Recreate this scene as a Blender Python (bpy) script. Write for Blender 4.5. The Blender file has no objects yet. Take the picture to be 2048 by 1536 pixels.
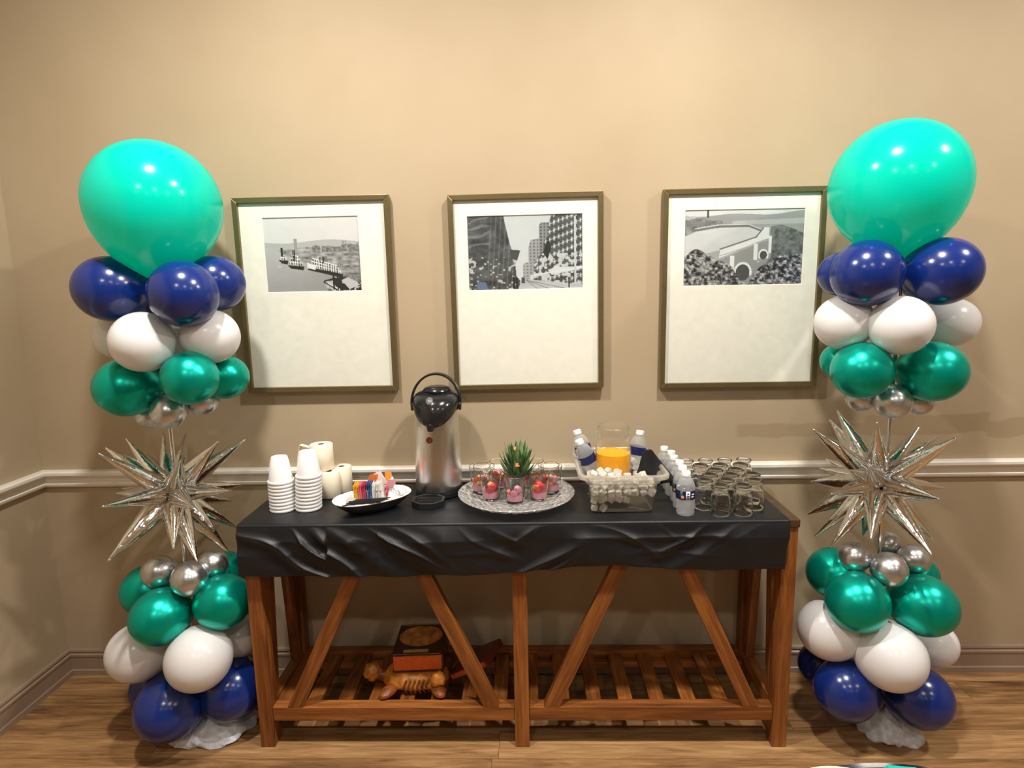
import bpy, bmesh, math, random
import numpy as np
from mathutils import Vector, Matrix
random.seed(7); RNG = np.random.default_rng(11)
SC = bpy.context.scene
COL = SC.collection

# ------------------------------------------------------------------ camera
F_PX, PITCH, YAW, ROLL, DIST, HEIGHT = 1187.562, .1552, .0258, -.0198, 2.2826, 1.58125
_cy, _sy, _cp, _sp, _cr, _sr = math.cos(YAW), math.sin(YAW), math.cos(PITCH), math.sin(PITCH), math.cos(ROLL), math.sin(ROLL)
_r0 = Vector((_cy, _sy, 0)); _f0 = Vector((-_sy, _cy, 0)); _u0 = Vector((0, 0, 1))
CF = _cp*_f0 - _sp*_u0; _u1 = _sp*_f0 + _cp*_u0
CR = _cr*_r0 + _sr*_u1; CU = -_sr*_r0 + _cr*_u1
CAM = Vector((0, -DIST, HEIGHT))
cd = bpy.data.cameras.new('camera'); co = bpy.data.objects.new('camera', cd); COL.objects.link(co)
cd.sensor_width = 36; cd.lens = F_PX*36/2048; cd.clip_start = .02
co.matrix_world = Matrix(((CR.x, CU.x, -CF.x, CAM.x), (CR.y, CU.y, -CF.y, CAM.y), (CR.z, CU.z, -CF.z, CAM.z), (0, 0, 0, 1)))
SC.camera = co

# surveying helpers: where the sight line through a photo point meets a real plane
def _ray(u, v): return CF + CR*((u-1024)/F_PX) - CU*((v-768)/F_PX)
def pz(u, v, z): d = _ray(u, v); return CAM + d*((z-CAM.z)/d.z)
def py(u, v, y): d = _ray(u, v); return CAM + d*((y-CAM.y)/d.y)
def px_size(n, p): return n/F_PX*((p-CAM) @ CF)

# ------------------------------------------------------------------ light and exposure
SC.view_settings.view_transform = 'Standard'; SC.view_settings.look = 'None'
SC.view_settings.gamma = 1; SC.view_settings.use_curve_mapping = False
SC.view_settings.exposure = 0.0
w = bpy.data.worlds.new('world'); SC.world = w; w.use_nodes = True
w.node_tree.nodes['Background'].inputs[0].default_value = (1, .93, .84, 1)
w.node_tree.nodes['Background'].inputs[1].default_value = .0
SC.cycles.transparent_max_bounces = 40
SC.cycles.max_bounces = 16
SC.cycles.transmission_bounces = 16
CEIL = 3.05
ROOM_L, ROOM_R, ROOM_B = -1.971, 4.2, -7.0
LAMPS = [(-.79, -1.08, 47), (.60, -1.10, 47), (2.3, -1.15, 40),
         (-.79, -3.0, 14), (.60, -3.0, 9), (2.3, -3.0, 9),
         (-.79, -5.0, 2.5), (.60, -5.0, 2.5), (2.3, -5.0, 2.5)]
LAMP_COL = (1, .955, .89)

# ------------------------------------------------------------------ node material helpers
def srgb(r, g, b):
    f = lambda c: (c/255/12.92 if c <= 10.3 else ((c/255+.055)/1.055)**2.4)
    return (f(r), f(g), f(b), 1)
class NT:
    def __init__(s, name):
        s.m = bpy.data.materials.new(name); s.m.use_nodes = True
        s.t = s.m.node_tree; s.n = s.t.nodes; s.p = s.n['Principled BSDF']; s.o = s.n['Material Output']
    def add(s, kind, **kw):
        n = s.n.new(kind)
        for k, v in kw.items():
            if hasattr(n, k) and k not in ('Scale',): setattr(n, k, v)
        return n
    def link(s, a, b): s.t.links.new(a, b)
    def coords(s, scale=(1, 1, 1), kind='Object', loc=(0, 0, 0)):
        c = s.n.new('ShaderNodeTexCoord'); mp = s.n.new('ShaderNodeMapping')
        mp.inputs['Scale'].default_value = scale; mp.inputs['Location'].default_value = loc
        s.link(c.outputs[kind], mp.inputs[0]); return mp.outputs[0]
    def noise(s, vec, scale=5, detail=4, rough=.5, dist=0):
        n = s.n.new('ShaderNodeTexNoise'); n.inputs['Scale'].default_value = scale; n.inputs['Detail'].default_value = detail
        n.inputs['Roughness'].default_value = rough; n.inputs['Distortion'].default_value = dist
        s.link(vec, n.inputs['Vector']); return n.outputs[0]
    def ramp(s, fac, stops):
        r = s.n.new('ShaderNodeValToRGB'); e = r.color_ramp.elements
        while len(e) < len(stops): e.new(.5)
        for i, (p, c) in enumerate(stops): e[i].position = p; e[i].color = c
        s.link(fac, r.inputs[0]); return r.outputs[0]
    def math(s, op, a, b=None, c=None):
        n = s.n.new('ShaderNodeMath'); n.operation = op
        for i, x in enumerate((a, b, c)):
            if x is None: continue
            if isinstance(x, (int, float)): n.inputs[i].default_value = x
            else: s.link(x, n.inputs[i])
        return n.outputs[0]
    def mix(s, fac, a, b, mode='MIX'):
        n = s.n.new('ShaderNodeMix'); n.data_type = 'RGBA'; n.blend_type = mode
        for i, x in ((0, fac), (6, a), (7, b)):
            if isinstance(x, (int, float)): n.inputs[i].default_value = x
            elif isinstance(x, tuple): n.inputs[i].default_value = x
            else: s.link(x, n.inputs[i])
        return n.outputs[2]
    def bump(s, h, strength=.2, dist=.01):
        n = s.n.new('ShaderNodeBump'); n.inputs['Strength'].default_value = strength; n.inputs['Distance'].default_value = dist
        s.link(h, n.inputs['Height']); s.link(n.outputs[0], s.p.inputs['Normal'])
    def set(s, **kw):
        for k, v in kw.items():
            k = k.replace('_', ' ')
            i = s.p.inputs[k]
            if hasattr(v, 'is_output'): s.link(v, i)
            else: i.default_value = v
        return s
def mat(name, col, rough=.5, metal=0., vary=.06, scale=40, spec=None, bump=0, coat=0, **kw):
    t = NT(name)
    vec = t.coords(); nz = t.noise(vec, scale, 3)
    dark = tuple(c*(1-vary*2) for c in col[:3])+(1,); lite = tuple(min(1, c*(1+vary*2)) for c in col[:3])+(1,)
    t.set(Base_Color=t.ramp(nz, [(.25, dark), (.75, lite)]), Roughness=rough, Metallic=metal)
    if spec is not None: t.set(Specular_IOR_Level=spec)
    if coat: t.set(Coat_Weight=coat, Coat_Roughness=.08)
    if bump: t.bump(nz, bump, .004)
    t.set(**kw)
    return t.m
def wood(name, axis, dark, mid, lite, rough=.45, sc=1.0):
    t = NT(name); s = [22*sc]*3; s[axis] = 1.6*sc
    vec = t.coords(tuple(s))
    inf = t.n.new('ShaderNodeObjectInfo')
    off = t.n.new('ShaderNodeVectorMath'); off.operation = 'ADD'
    cmb = t.n.new('ShaderNodeCombineXYZ')
    rr = t.math('MULTIPLY', inf.outputs['Random'], 37.)
    for i in range(3): t.link(rr, cmb.inputs[i])
    t.link(vec, off.inputs[0]); t.link(cmb.outputs[0], off.inputs[1])
    n1 = t.noise(off.outputs[0], 1.3, 6, .6, 1.2); n2 = t.noise(off.outputs[0], 4.5, 4, .6)
    v = t.math('ADD', t.math('MULTIPLY', n1, .7), t.math('MULTIPLY', n2, .3))
    v = t.math('ADD', v, t.math('MULTIPLY', t.math('SUBTRACT', inf.outputs['Random'], .5), .12))
    t.set(Base_Color=t.ramp(v, [(.3, dark), (.5, mid), (.68, lite)]), Roughness=rough)
    t.bump(n2, .15, .002)
    return t.m
def thin_glass(name, tint=(.95, .97, .96, 1), rough=.02, ior=1.45, haze=0, haze_col=(.8, .8, .8, 1), dark=.30, relief=0, face=None, edge_r=1., power=5.):
    t = NT(name)
    lw = t.n.new('ShaderNodeLayerWeight'); lw.inputs[0].default_value = .5
    f0 = ((ior-1)/(ior+1))**2 if face is None else face
    fres = t.math('ADD', f0, t.math('MULTIPLY', edge_r-f0, t.math('POWER', lw.outputs['Facing'], power)))
    tr = t.n.new('ShaderNodeBsdfTransparent')
    vec = t.coords(); nz = t.noise(vec, 30, 2)
    lo = tuple(c*.985 for c in tint[:3])+(1,)
    edge = t.math('MULTIPLY', t.math('POWER', lw.outputs['Facing'], 4.), dark)
    t.link(t.mix(edge, t.ramp(nz, [(.3, lo), (.7, tint)]), tuple(c*.45 for c in tint[:3])+(1,)), tr.inputs[0])
    gl = t.n.new('ShaderNodeBsdfGlossy'); gl.inputs['Roughness'].default_value = rough; gl.inputs[0].default_value = (1, 1, 1, 1)
    if relief:
        vo = t.n.new('ShaderNodeTexVoronoi'); vo.inputs['Scale'].default_value = relief; t.link(vec, vo.inputs['Vector'])
        bp = t.n.new('ShaderNodeBump'); bp.inputs['Strength'].default_value = .9; bp.inputs['Distance'].default_value = .006
        t.link(vo.outputs['Distance'], bp.inputs['Height']); t.link(bp.outputs[0], gl.inputs['Normal'])
        fres = t.math('ADD', fres, .07)
    mx = t.n.new('ShaderNodeMixShader'); t.link(fres, mx.inputs[0]); t.link(tr.outputs[0], mx.inputs[1]); t.link(gl.outputs[0], mx.inputs[2])
    last = mx.outputs[0]
    if haze:
        df = t.n.new('ShaderNodeBsdfDiffuse'); df.inputs[0].default_value = haze_col
        tl = t.n.new('ShaderNodeBsdfTranslucent'); tl.inputs[0].default_value = haze_col
        a = t.n.new('ShaderNodeMixShader'); t.link(df.outputs[0], a.inputs[1]); t.link(tl.outputs[0], a.inputs[2])
        b = t.n.new('ShaderNodeMixShader'); b.inputs[0].default_value = haze; t.link(last, b.inputs[1]); t.link(a.outputs[0], b.inputs[2]); last = b.outputs[0]
    t.link(last, t.o.inputs[0]); t.n.remove(t.p)
    return t.m
def latex(name, col, rough=.18, translucent=.0, metal=0, spec=.5, vary=.02):
    t = NT(name); vec = t.coords(); nz = t.noise(vec, 6, 2)
    dark = tuple(c*(1-vary) for c in col[:3])+(1,)
    base = t.ramp(nz, [(.3, dark), (.7, col)])
    t.set(Base_Color=base, Roughness=rough, Metallic=metal, Specular_IOR_Level=spec)
    if translucent:
        tl = t.n.new('ShaderNodeBsdfTranslucent'); t.link(base, tl.inputs[0])
        mx = t.n.new('ShaderNodeMixShader'); mx.inputs[0].default_value = translucent
        t.link(t.p.outputs[0], mx.inputs[1]); t.link(tl.outputs[0], mx.inputs[2]); t.link(mx.outputs[0], t.o.inputs[0])
    return t.m

# ------------------------------------------------------------------ materials
M = {}
def wall_mat():
    t = NT('tan_wall_paint')
    c = t.n.new('ShaderNodeTexCoord'); sp = t.n.new('ShaderNodeSeparateXYZ'); t.link(c.outputs['Object'], sp.inputs[0])
    mp = t.coords((1, 1, 1)); n = t.noise(mp, 2.2, 4); fine = t.noise(mp, 160, 3)
    base = t.ramp(n, [(.3, srgb(171, 152, 124)), (.7, srgb(178, 160, 133))])
    # patch-up paint strokes above the rail at the right: two overlapping roller marks with ragged ends
    wob = t.noise(mp, 9, 3)
    def box(x0, x1, z0, z1, soft=.03):
        xx = t.math('ADD', sp.outputs[0], t.math('MULTIPLY', t.math('SUBTRACT', wob, .5), .16))
        zz = t.math('ADD', sp.outputs[2], t.math('MULTIPLY', t.math('SUBTRACT', wob, .5), .05))
        def ss(v, a, b):
            m = t.n.new('ShaderNodeMapRange'); m.interpolation_type = 'SMOOTHSTEP'; t.link(v, m.inputs[0]); m.inputs[1].default_value = a; m.inputs[2].default_value = b; return m.outputs[0]
        a = t.math('MULTIPLY', ss(xx, x0, x0+soft), t.math('SUBTRACT', 1., ss(xx, x1-soft, x1)))
        b = t.math('MULTIPLY', ss(zz, z0, z0+.008), t.math('SUBTRACT', 1., ss(zz, z1-.008, z1)))
        return t.math('MULTIPLY', a, b)
    patch = t.math('MAXIMUM', t.math('MAXIMUM', box(.80, 1.62, .995, 1.055), box(1.3, 1.80, 1.0, 1.085)), box(1.76, 2.3, .985, 1.06))
    t.set(Base_Color=t.mix(t.math('MULTIPLY', patch, .6), base, srgb(154, 133, 103)), Roughness=.62, Specular_IOR_Level=.3)
    t.bump(fine, .05, .002)
    return t.m
M['wall'] = wall_mat()
M['trim'] = mat('white_semi_gloss_trim', srgb(232, 226, 214), .35, vary=.01)
M['base'] = mat('taupe_baseboard_paint', srgb(150, 128, 110), .4, vary=.02)
M['ceiling'] = mat('white_ceiling_paint', srgb(235, 232, 225), .8, vary=.01)
def plank_mat():
    t = NT('oak_vinyl_plank')
    vec = t.coords((1.1, 14, 14)); inf = t.n.new('ShaderNodeObjectInfo')
    cmb = t.n.new('ShaderNodeCombineXYZ'); rr = t.math('MULTIPLY', inf.outputs['Random'], 51.)
    for i in range(3): t.link(rr, cmb.inputs[i])
    ad = t.n.new('ShaderNodeVectorMath'); t.link(vec, ad.inputs[0]); t.link(cmb.outputs[0], ad.inputs[1])
    n1 = t.noise(ad.outputs[0], 2.2, 7, .62, .8); n2 = t.noise(ad.outputs[0], 9, 5, .6); n3 = t.noise(ad.outputs[0], .7, 2)
    v = t.math('ADD', t.math('MULTIPLY', n1, .6), t.math('MULTIPLY', n2, .25)); v = t.math('ADD', v, t.math('MULTIPLY', n3, .15))
    v = t.math('ADD', v, t.math('MULTIPLY', t.math('SUBTRACT', inf.outputs['Random'], .5), .07))
    t.set(Base_Color=t.ramp(v, [(.34, srgb(84, 57, 34)), (.46, srgb(132, 96, 61)), (.56, srgb(158, 120, 79)), (.68, srgb(184, 148, 104))]), Roughness=.42, Specular_IOR_Level=.35)
    t.bump(n2, .12, .002)
    return t.m
M['plank'] = plank_mat()
M['subfloor'] = mat('dark_underlay', (.05, .035, .025, 1), .9)
_wd = (srgb(70, 35, 12), srgb(124, 70, 26), srgb(162, 101, 46))
M['wood_x'] = wood('pine_stained_x', 0, *_wd); M['wood_y'] = wood('pine_stained_y', 1, *_wd); M['wood_z'] = wood('pine_stained_z', 2, *_wd)
M['wood_top'] = wood('dark_walnut_top', 0, srgb(48, 32, 20), srgb(70, 50, 33), srgb(92, 70, 48), .4)
def cloth_mat(name, c):
    t = NT(name); vec = t.coords((1, 1, 1)); n = t.noise(vec, 700, 2); n2 = t.noise(vec, 30, 3)
    t.set(Base_Color=t.ramp(n2, [(.3, tuple(x*.8 for x in c[:3])+(1,)), (.7, c)]), Roughness=.40, Specular_IOR_Level=.36, Sheen_Weight=.02)
    t.bump(n, .15, .001); return t.m
M['cloth'] = cloth_mat('black_polyester', (.0085, .0092, .0115, 1))
M['napkin_black'] = cloth_mat('black_napkin', (.012, .012, .014, 1))
M['teal'] = latex('teal_latex', (.0, .80, .64, 1), .16, .48)
M['blue'] = latex('navy_pearl_latex', (.004, .022, .165, 1), .20, .05, 0, .7)
M['white_b'] = latex('white_latex', (.83, .82, .82, 1), .22, .12)
M['green_c'] = latex('green_chrome_latex', (.0, .42, .32, 1), .30, 0, .72, .5)
M['silver_c'] = latex('silver_chrome_latex', (.62, .64, .665, 1), .27, 0, .92, .5)
def foil_mat():
    t = NT('silver_foil'); vec = t.coords(); n = t.noise(vec, 55, 3); n2 = t.noise(vec, 9, 2)
    t.set(Base_Color=t.ramp(n2, [(.3, (.76, .78, .80, 1)), (.7, (.90, .92, .94, 1))]), Metallic=1., Roughness=.07)
    t.bump(n, .35, .004); return t.m
M['foil'] = foil_mat()
M['bag'] = mat('thin_white_plastic_bag', (.62, .64, .70, 1), .35, vary=.12, scale=60, bump=.6)
M['frame'] = mat('bronze_painted_frame', srgb(122, 108, 74), .30, .6, .04, 60)
M['mat'] = mat('ivory_mat_board', srgb(240, 235, 226), .8, vary=.01)
M['pane'] = thin_glass('picture_glass', (.98, .99, .98, 1), .01, 1.3)
M['glass'] = thin_glass('clear_glass', (.995, .998, .995, 1), .02, 1.5, dark=.25, face=.012, edge_r=.8, power=3.5)
def real_glass(name, relief=0):
    t = NT(name); vec = t.coords(); n = t.noise(vec, 40, 2)
    t.set(Base_Color=t.ramp(n, [(.3, (.97, .985, .975, 1)), (.7, (1, 1, 1, 1))]), Roughness=.0, Transmission_Weight=1., IOR=1.48)
    if relief:
        vo = t.n.new('ShaderNodeTexVoronoi'); vo.inputs['Scale'].default_value = relief; t.link(vec, vo.inputs['Vector']); t.bump(vo.outputs['Distance'], .5, .003)
    return t.m
M['glass_real'] = real_glass('drinking_glass')
M['glass_cut'] = real_glass('tumbler_glass')
M['glass_thick'] = thin_glass('heavy_pressed_glass', (.95, .965, .955, 1), .03, 1.6, dark=.5, face=.06, edge_r=.9, power=2.5)
M['plastic_clear'] = thin_glass('clear_polycarbonate', (.97, .965, .94, 1), .05, 1.45, .035, (.9, .88, .83, 1))
M['plastic_rim'] = thin_glass('clear_polycarbonate_rim', (.95, .94, .90, 1), .08, 1.5, .22, (.95, .91, .84, 1))
M['pet'] = thin_glass('thin_bottle_plastic', (.95, .965, .975, 1), .05, 1.4, .30, (.93, .94, .94, 1))
M['foam'] = mat('white_styrofoam', (.86, .86, .86, 1), .6, vary=.02, scale=400, bump=.05)
M['roll'] = mat('cream_paper_roll', srgb(240, 228, 205), .85, vary=.02, scale=200)
M['hole'] = mat('cardboard_core', srgb(110, 95, 75), .9)
M['steel'] = None
def steel_mat():
    t = NT('brushed_steel'); vec = t.coords((400, 400, 3)); n = t.noise(vec, 1, 3)
    t.set(Base_Color=t.ramp(n, [(.2, (.70, .70, .69, 1)), (.8, (.86, .86, .85, 1))]), Metallic=1., Roughness=.30, Anisotropic=.6)
    return t.m
M['steel'] = steel_mat()
M['black'] = mat('black_glossy_plastic', (.012, .012, .013, 1), .16, vary=.02, spec=.6)
M['black_m'] = mat('black_matte_plastic', (.012, .012, .013, 1), .5, vary=.03)
M['red_dot'] = mat('dark_red_sticker', srgb(86, 34, 22), .5)
M['grey_btn'] = mat('grey_button', (.12, .12, .12, 1), .35)
M['ceramic'] = mat('white_glazed_ceramic', (.84, .83, .80, 1), .15, vary=.01)
M['ceramic_k'] = mat('charcoal_glaze', (.03, .03, .032, 1), .25, vary=.05)
M['wire'] = mat('chrome_wire', (.75, .75, .75, 1), .15, 1.)
PK = dict(yellow=srgb(240, 190, 40), pink=srgb(232, 120, 150), red=srgb(200, 50, 70), blue=srgb(60, 95, 150), white=srgb(235, 232, 228), orange=srgb(240, 130, 40), rose=srgb(240, 170, 180))
for k, v in PK.items(): M['pk_'+k] = mat(k+'_paper_packet', v, .55, vary=.05, scale=120)
M['creamer'] = mat('white_creamer_cup', (.82, .80, .77, 1), .4)
M['foil_lid'] = mat('silver_foil_lid', (.7, .7, .7, 1), .3, .8)
M['juice'] = mat('orange_juice', srgb(250, 172, 8), .3, vary=.02, Subsurface_Weight=.3, Subsurface_Radius=(.02, .01, .003))
M['yogurt'] = mat('pink_yogurt', srgb(228, 150, 170), .4, vary=.05, scale=90)
M['strawberry'] = mat('red_strawberry', srgb(214, 40, 44), .3, vary=.15, scale=150)
M['pineapple'] = mat('yellow_pineapple', srgb(244, 204, 80), .35, vary=.08, scale=90)
M['blueberry'] = mat('dark_blueberry', srgb(44, 36, 62), .4)
M['melon'] = mat('orange_melon', srgb(246, 140, 84), .35, vary=.06)
M['leaf'] = mat('pineapple_leaf', srgb(58, 92, 46), .45, vary=.22, scale=30)
M['leaf2'] = mat('pineapple_leaf_pale', srgb(104, 132, 84), .45, vary=.2, scale=30)
def ice_mat():
    t = NT('cloudy_ice'); vec = t.coords(); n = t.noise(vec, 60, 3)
    t.set(Base_Color=t.ramp(n, [(.3, (.94, .89, .80, 1)), (.7, (.99, .985, .97, 1))]), Roughness=.10, Transmission_Weight=.6, IOR=1.31)
    t.bump(n, .3, .004); return t.m
M['ice'] = ice_mat()
M['label_navy'] = mat('navy_bottle_label', srgb(22, 34, 84), .35, vary=.03)
M['label_white'] = mat('white_label_print', (.8, .82, .86, 1), .4)
M['label_green'] = mat('green_label_print', srgb(40, 84, 60), .4)
M['label_coral'] = mat('coral_label_print', srgb(232, 150, 120), .4)
M['cap'] = mat('white_bottle_cap', (.85, .85, .84, 1), .4, vary=.01)
M['water'] = thin_glass('bottled_water', (.90, .93, .94, 1), .03, 1.2)
M['page'] = mat('orange_page_edges', srgb(205, 92, 28), .7, vary=.1, scale=120)
M['cover'] = mat('dark_leather_cover', srgb(64, 36, 20), .45, vary=.2, scale=30)
M['cover_red'] = mat('oxblood_leather_cover', srgb(92, 34, 20), .45, vary=.2, scale=30)
M['map'] = mat('antique_map_print', srgb(176, 112, 50), .55, vary=.35, scale=35)
M['map_edge'] = mat('gilt_cover_line', srgb(170, 136, 84), .5)
M['turtle'] = mat('carved_amber_wood', srgb(186, 116, 40), .4, vary=.3, scale=40, bump=.4)
M['turtle_d'] = mat('carved_brown_wood', srgb(120, 64, 24), .4, vary=.25, scale=40, bump=.3)
M['lens'] = None
def lens_mat():
    t = NT('lit_lamp_lens'); t.set(Base_Color=(1, 1, 1, 1), Emission_Color=LAMP_COL+(1,), Emission_Strength=18.); return t.m
M['lens'] = lens_mat()
M['chrome'] = mat('polished_chrome', (.78, .78, .78, 1), .08, 1., vary=.01)
M['cream'] = mat('cream_stoneware', srgb(196, 186, 168), .3)
M['teal_cloth'] = cloth_mat('teal_napkin', srgb(0, 176, 160))
M['navy_cloth'] = cloth_mat('navy_napkin', srgb(40, 66, 120))

# ------------------------------------------------------------------ geometry helpers
def frame_to(d):
    d = Vector(d).normalized(); return d.to_track_quat('Z', 'Y').to_matrix().to_4x4()
class MB:
    def __init__(s): s.v = []; s.f = []
    def add(s, vs, fs, T=None):
        o = len(s.v); s.v += [tuple(T @ Vector(p)) if T is not None else tuple(p) for p in vs]
        s.f += [tuple(i+o for i in f) for f in fs]; return s
    def box(s, x0, x1, y0, y1, z0, z1, T=None):
        vs = [(x, y, z) for x in (x0, x1) for y in (y0, y1) for z in (z0, z1)]
        return s.add(vs, [(0, 1, 3, 2), (4, 6, 7, 5), (0, 4, 5, 1), (2, 3, 7, 6), (0, 2, 6, 4), (1, 5, 7, 3)], T)
    def lathe(s, prof, seg=24, T=None, closed=False):
        vs = []; fs = []; n = len(prof)
        for r, z in prof:
            for k in range(seg):
                a = 2*math.pi*k/seg; vs.append((r*math.cos(a), r*math.sin(a), z))
        rng = range(n if closed else n-1)
        for i in rng:
            j = (i+1) % n
            for k in range(seg):
                l = (k+1) % seg; fs.append((i*seg+k, i*seg+l, j*seg+l, j*seg+k))
        if not closed:
            if prof[0][0] > 1e-6: fs.append(tuple(range(seg-1, -1, -1)))
            if prof[-1][0] > 1e-6: fs.append(tuple((n-1)*seg+k for k in range(seg)))
        return s.add(vs, fs, T)
    def tube(s, pts, rad, seg=8, closed=False):
        pts = [Vector(p) for p in pts]; n = len(pts); vs = []; fs = []
        rad = rad if isinstance(rad, (list, tuple)) else [rad]*n
        prev = None
        for i, p in enumerate(pts):
            a = pts[(i-1) % n] if (closed or i > 0) else p; b = pts[(i+1) % n] if (closed or i < n-1) else p
            d = (b-a).normalized()
            if prev is None: prev = d.orthogonal().normalized()
            prev = (prev-d*prev.dot(d)).normalized(); q = d.cross(prev)
            for k in range(seg):
                t = 2*math.pi*k/seg; vs.append(p+(prev*math.cos(t)+q*math.sin(t))*rad[i])
        for i in range(n if closed else n-1):
            j = (i+1) % n
            for k in range(seg):
                l = (k+1) % seg; fs.append((i*seg+k, i*seg+l, j*seg+l, j*seg+k))
        if not closed: fs += [tuple(range(seg-1, -1, -1)), tuple((n-1)*seg+k for k in range(seg))]
        return s.add(vs, fs)
    def prism(s, poly, z0, z1, T=None):
        n = len(poly); vs = [(x, y, z0) for x, y in poly]+[(x, y, z1) for x, y in poly]
        fs = [tuple(range(n-1, -1, -1)), tuple(range(n, 2*n))]+[(i, (i+1) % n, n+(i+1) % n, n+i) for i in range(n)]
        return s.add(vs, fs, T)
    def grid(s, P):   # P: rows of points
        R, Cn = len(P), len(P[0])
        vs = [tuple(p) for row in P for p in row]
        return s.add(vs, [(i*Cn+j, i*Cn+j+1, (i+1)*Cn+j+1, (i+1)*Cn+j) for i in range(R-1) for j in range(Cn-1)])
def wloc(o):
    v = Vector((0, 0, 0))
    while o: v += o.location; o = o.parent
    return v
def obj(name, mb, m, parent=None, smooth=False, local=False, bevel=0, angle=40, label=None, solid=0):
    me = bpy.data.meshes.new(name); vs = mb.v
    if parent is not None and not local:
        l = wloc(parent); vs = [(p[0]-l.x, p[1]-l.y, p[2]-l.z) for p in vs]
    me.from_pydata(vs, [], mb.f); me.update()
    bm = bmesh.new(); bm.from_mesh(me)
    if len(vs) < 9000: bmesh.ops.remove_doubles(bm, verts=bm.verts, dist=1e-6)
    bmesh.ops.recalc_face_normals(bm, faces=bm.faces); bm.to_mesh(me); bm.free()
    if smooth:
        me.polygons.foreach_set('use_smooth', [True]*len(me.polygons))
        if angle < 180: me.set_sharp_from_angle(angle=math.radians(angle))
    me.materials.append(M[m] if isinstance(m, str) else m)
    o = bpy.data.objects.new(name, me); COL.objects.link(o)
    if parent is not None: o.parent = parent
    if bevel:
        b = o.modifiers.new('bevel', 'BEVEL'); b.width = bevel; b.segments = 2; b.limit_method = 'ANGLE'; b.angle_limit = math.radians(40)
    if solid:
        b = o.modifiers.new('solid', 'SOLIDIFY'); b.thickness = solid
    if label: o['label'] = label
    return o
def thing(name, label, cat, loc=(0, 0, 0), group=None):
    o = bpy.data.objects.new(name, None); COL.objects.link(o); o.location = loc; o.empty_display_size = .05
    return tag(o, label, cat, group)
def tag(o, label, cat, group=None):
    o['label'] = label; o['category'] = cat
    if group: o['group'] = group
    return o
def struct(name, mb, m, **kw):
    o = obj(name, mb, m, **kw); o['kind'] = 'structure'; return o
def recenter(o, p):
    p = Vector(p); o.data.transform(Matrix.Translation(-p)); o.location = o.location + p; return o
def dup(root, loc, label=None, group=None, rot=None):
    r = root.copy(); COL.objects.link(r); r.location = loc
    if rot is not None: r.rotation_euler = rot
    if label: r['label'] = label
    if group: r['group'] = group
    for ch in root.children:
        c = ch.copy(); COL.objects.link(c); c.parent = r
        for g in ch.children:
            d = g.copy(); COL.objects.link(d); d.parent = c
    return r
ORD = ['first', 'second', 'third', 'fourth', 'fifth', 'sixth', 'seventh', 'eighth', 'ninth', 'tenth', 'eleventh', 'twelfth']

# ------------------------------------------------------------------ room shell
T = .12
fl = struct('floor', MB().box(ROOM_L-T, ROOM_R+T, ROOM_B-T, T, -.10, -.008), 'subfloor')
struct('wall_back', MB().box(ROOM_L-T, ROOM_R+T, 0, T, -.1, CEIL), 'wall')
struct('wall_left', MB().box(ROOM_L-T, ROOM_L, ROOM_B, 0, -.1, CEIL), 'wall')
struct('wall_right', MB().box(ROOM_R, ROOM_R+T, ROOM_B, 0, -.1, CEIL), 'wall')
struct('wall_front', MB().box(ROOM_L-T, ROOM_R+T, ROOM_B-T, ROOM_B, -.1, CEIL), 'wall')
struct('ceiling', MB().box(ROOM_L-T, ROOM_R+T, ROOM_B-T, T, CEIL, CEIL+.1), 'ceiling')
# floor planks: rows run along the back wall
PW, PL, gap = .1335, 1.22, .0012
def plank_mesh(L):
    return MB().box(0, L, -PW+gap, 0, -.008, 0)
_pm = None
rows = int(abs(ROOM_B)/PW)+1
y0 = -.074 + PW
for r in range(rows+1):
    yt = y0-r*PW
    if yt-PW < ROOM_B: break
    off = {3: 1.102, 4: -.14}.get(r, (r*.47) % PL)
    x = off-math.ceil((off-ROOM_L)/PL)*PL
    while x < ROOM_R:
        a, b = max(x, ROOM_L), min(x+PL, ROOM_R)
        ytt = min(yt, 0.0)
        if b-a > .02:
            if _pm is not None and b-a > PL-.001 and ytt == yt:
                o = bpy.data.objects.new('plank', _pm); COL.objects.link(o); o.parent = fl; o.location = (a, yt, 0)
            else:
                o = obj('plank', MB().box(0, b-a-gap, -(PW-gap-(yt-ytt)), 0, -.008, 0), 'plank', local=True); o.parent = fl; o.location = (a, ytt, 0)
                m_ = o.modifiers
                if b-a > PL-.001 and ytt == yt: _pm = o.data
        x += PL
# profiles (projection from wall, height)
RAIL = [(0, .832), (.012, .832), (.016, .838), (.018, .846), (.014, .850), (.014, .857), (.018, .860), (.018, .866), (.022, .870), (.022, .874), (.030, .878), (.034, .886), (.034, .896), (.028, .9015), (0, .9015)]
BASE = [(0, 0), (.018, 0), (.018, .022), (.014, .026), (.014, .076), (.017, .086), (.017, .093), (.012, .097), (.012, .103), (.015, .107), (.013, .1145), (0, .1145)]
def run_back(prof, x0, x1, mitre):
    n = len(prof); vs = []; 
    for p, z in prof: vs.append((x0+(p if mitre else 0), -p, z))
    for p, z in prof: vs.append((x1, -p, z))
    return MB().add(vs, [tuple(range(n)), tuple(range(2*n-1, n-1, -1))]+[(i, (i+1) % n, n+(i+1) % n, n+i) for i in range(n)])
def run_left(prof, y1):
    n = len(prof); vs = [(ROOM_L+p, -p, z) for p, z in prof]+[(ROOM_L+p, y1, z) for p, z in prof]
    return MB().add(vs, [tuple(range(n)), tuple(range(2*n-1, n-1, -1))]+[(i, (i+1) % n, n+(i+1) % n, n+i) for i in range(n)])
struct('trim_1', run_back(RAIL, ROOM_L, ROOM_R, True), 'trim')
struct('trim_2', run_left(RAIL, ROOM_B), 'trim')
struct('baseboard_back', run_back(BASE, ROOM_L, ROOM_R, True), 'base')
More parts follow.
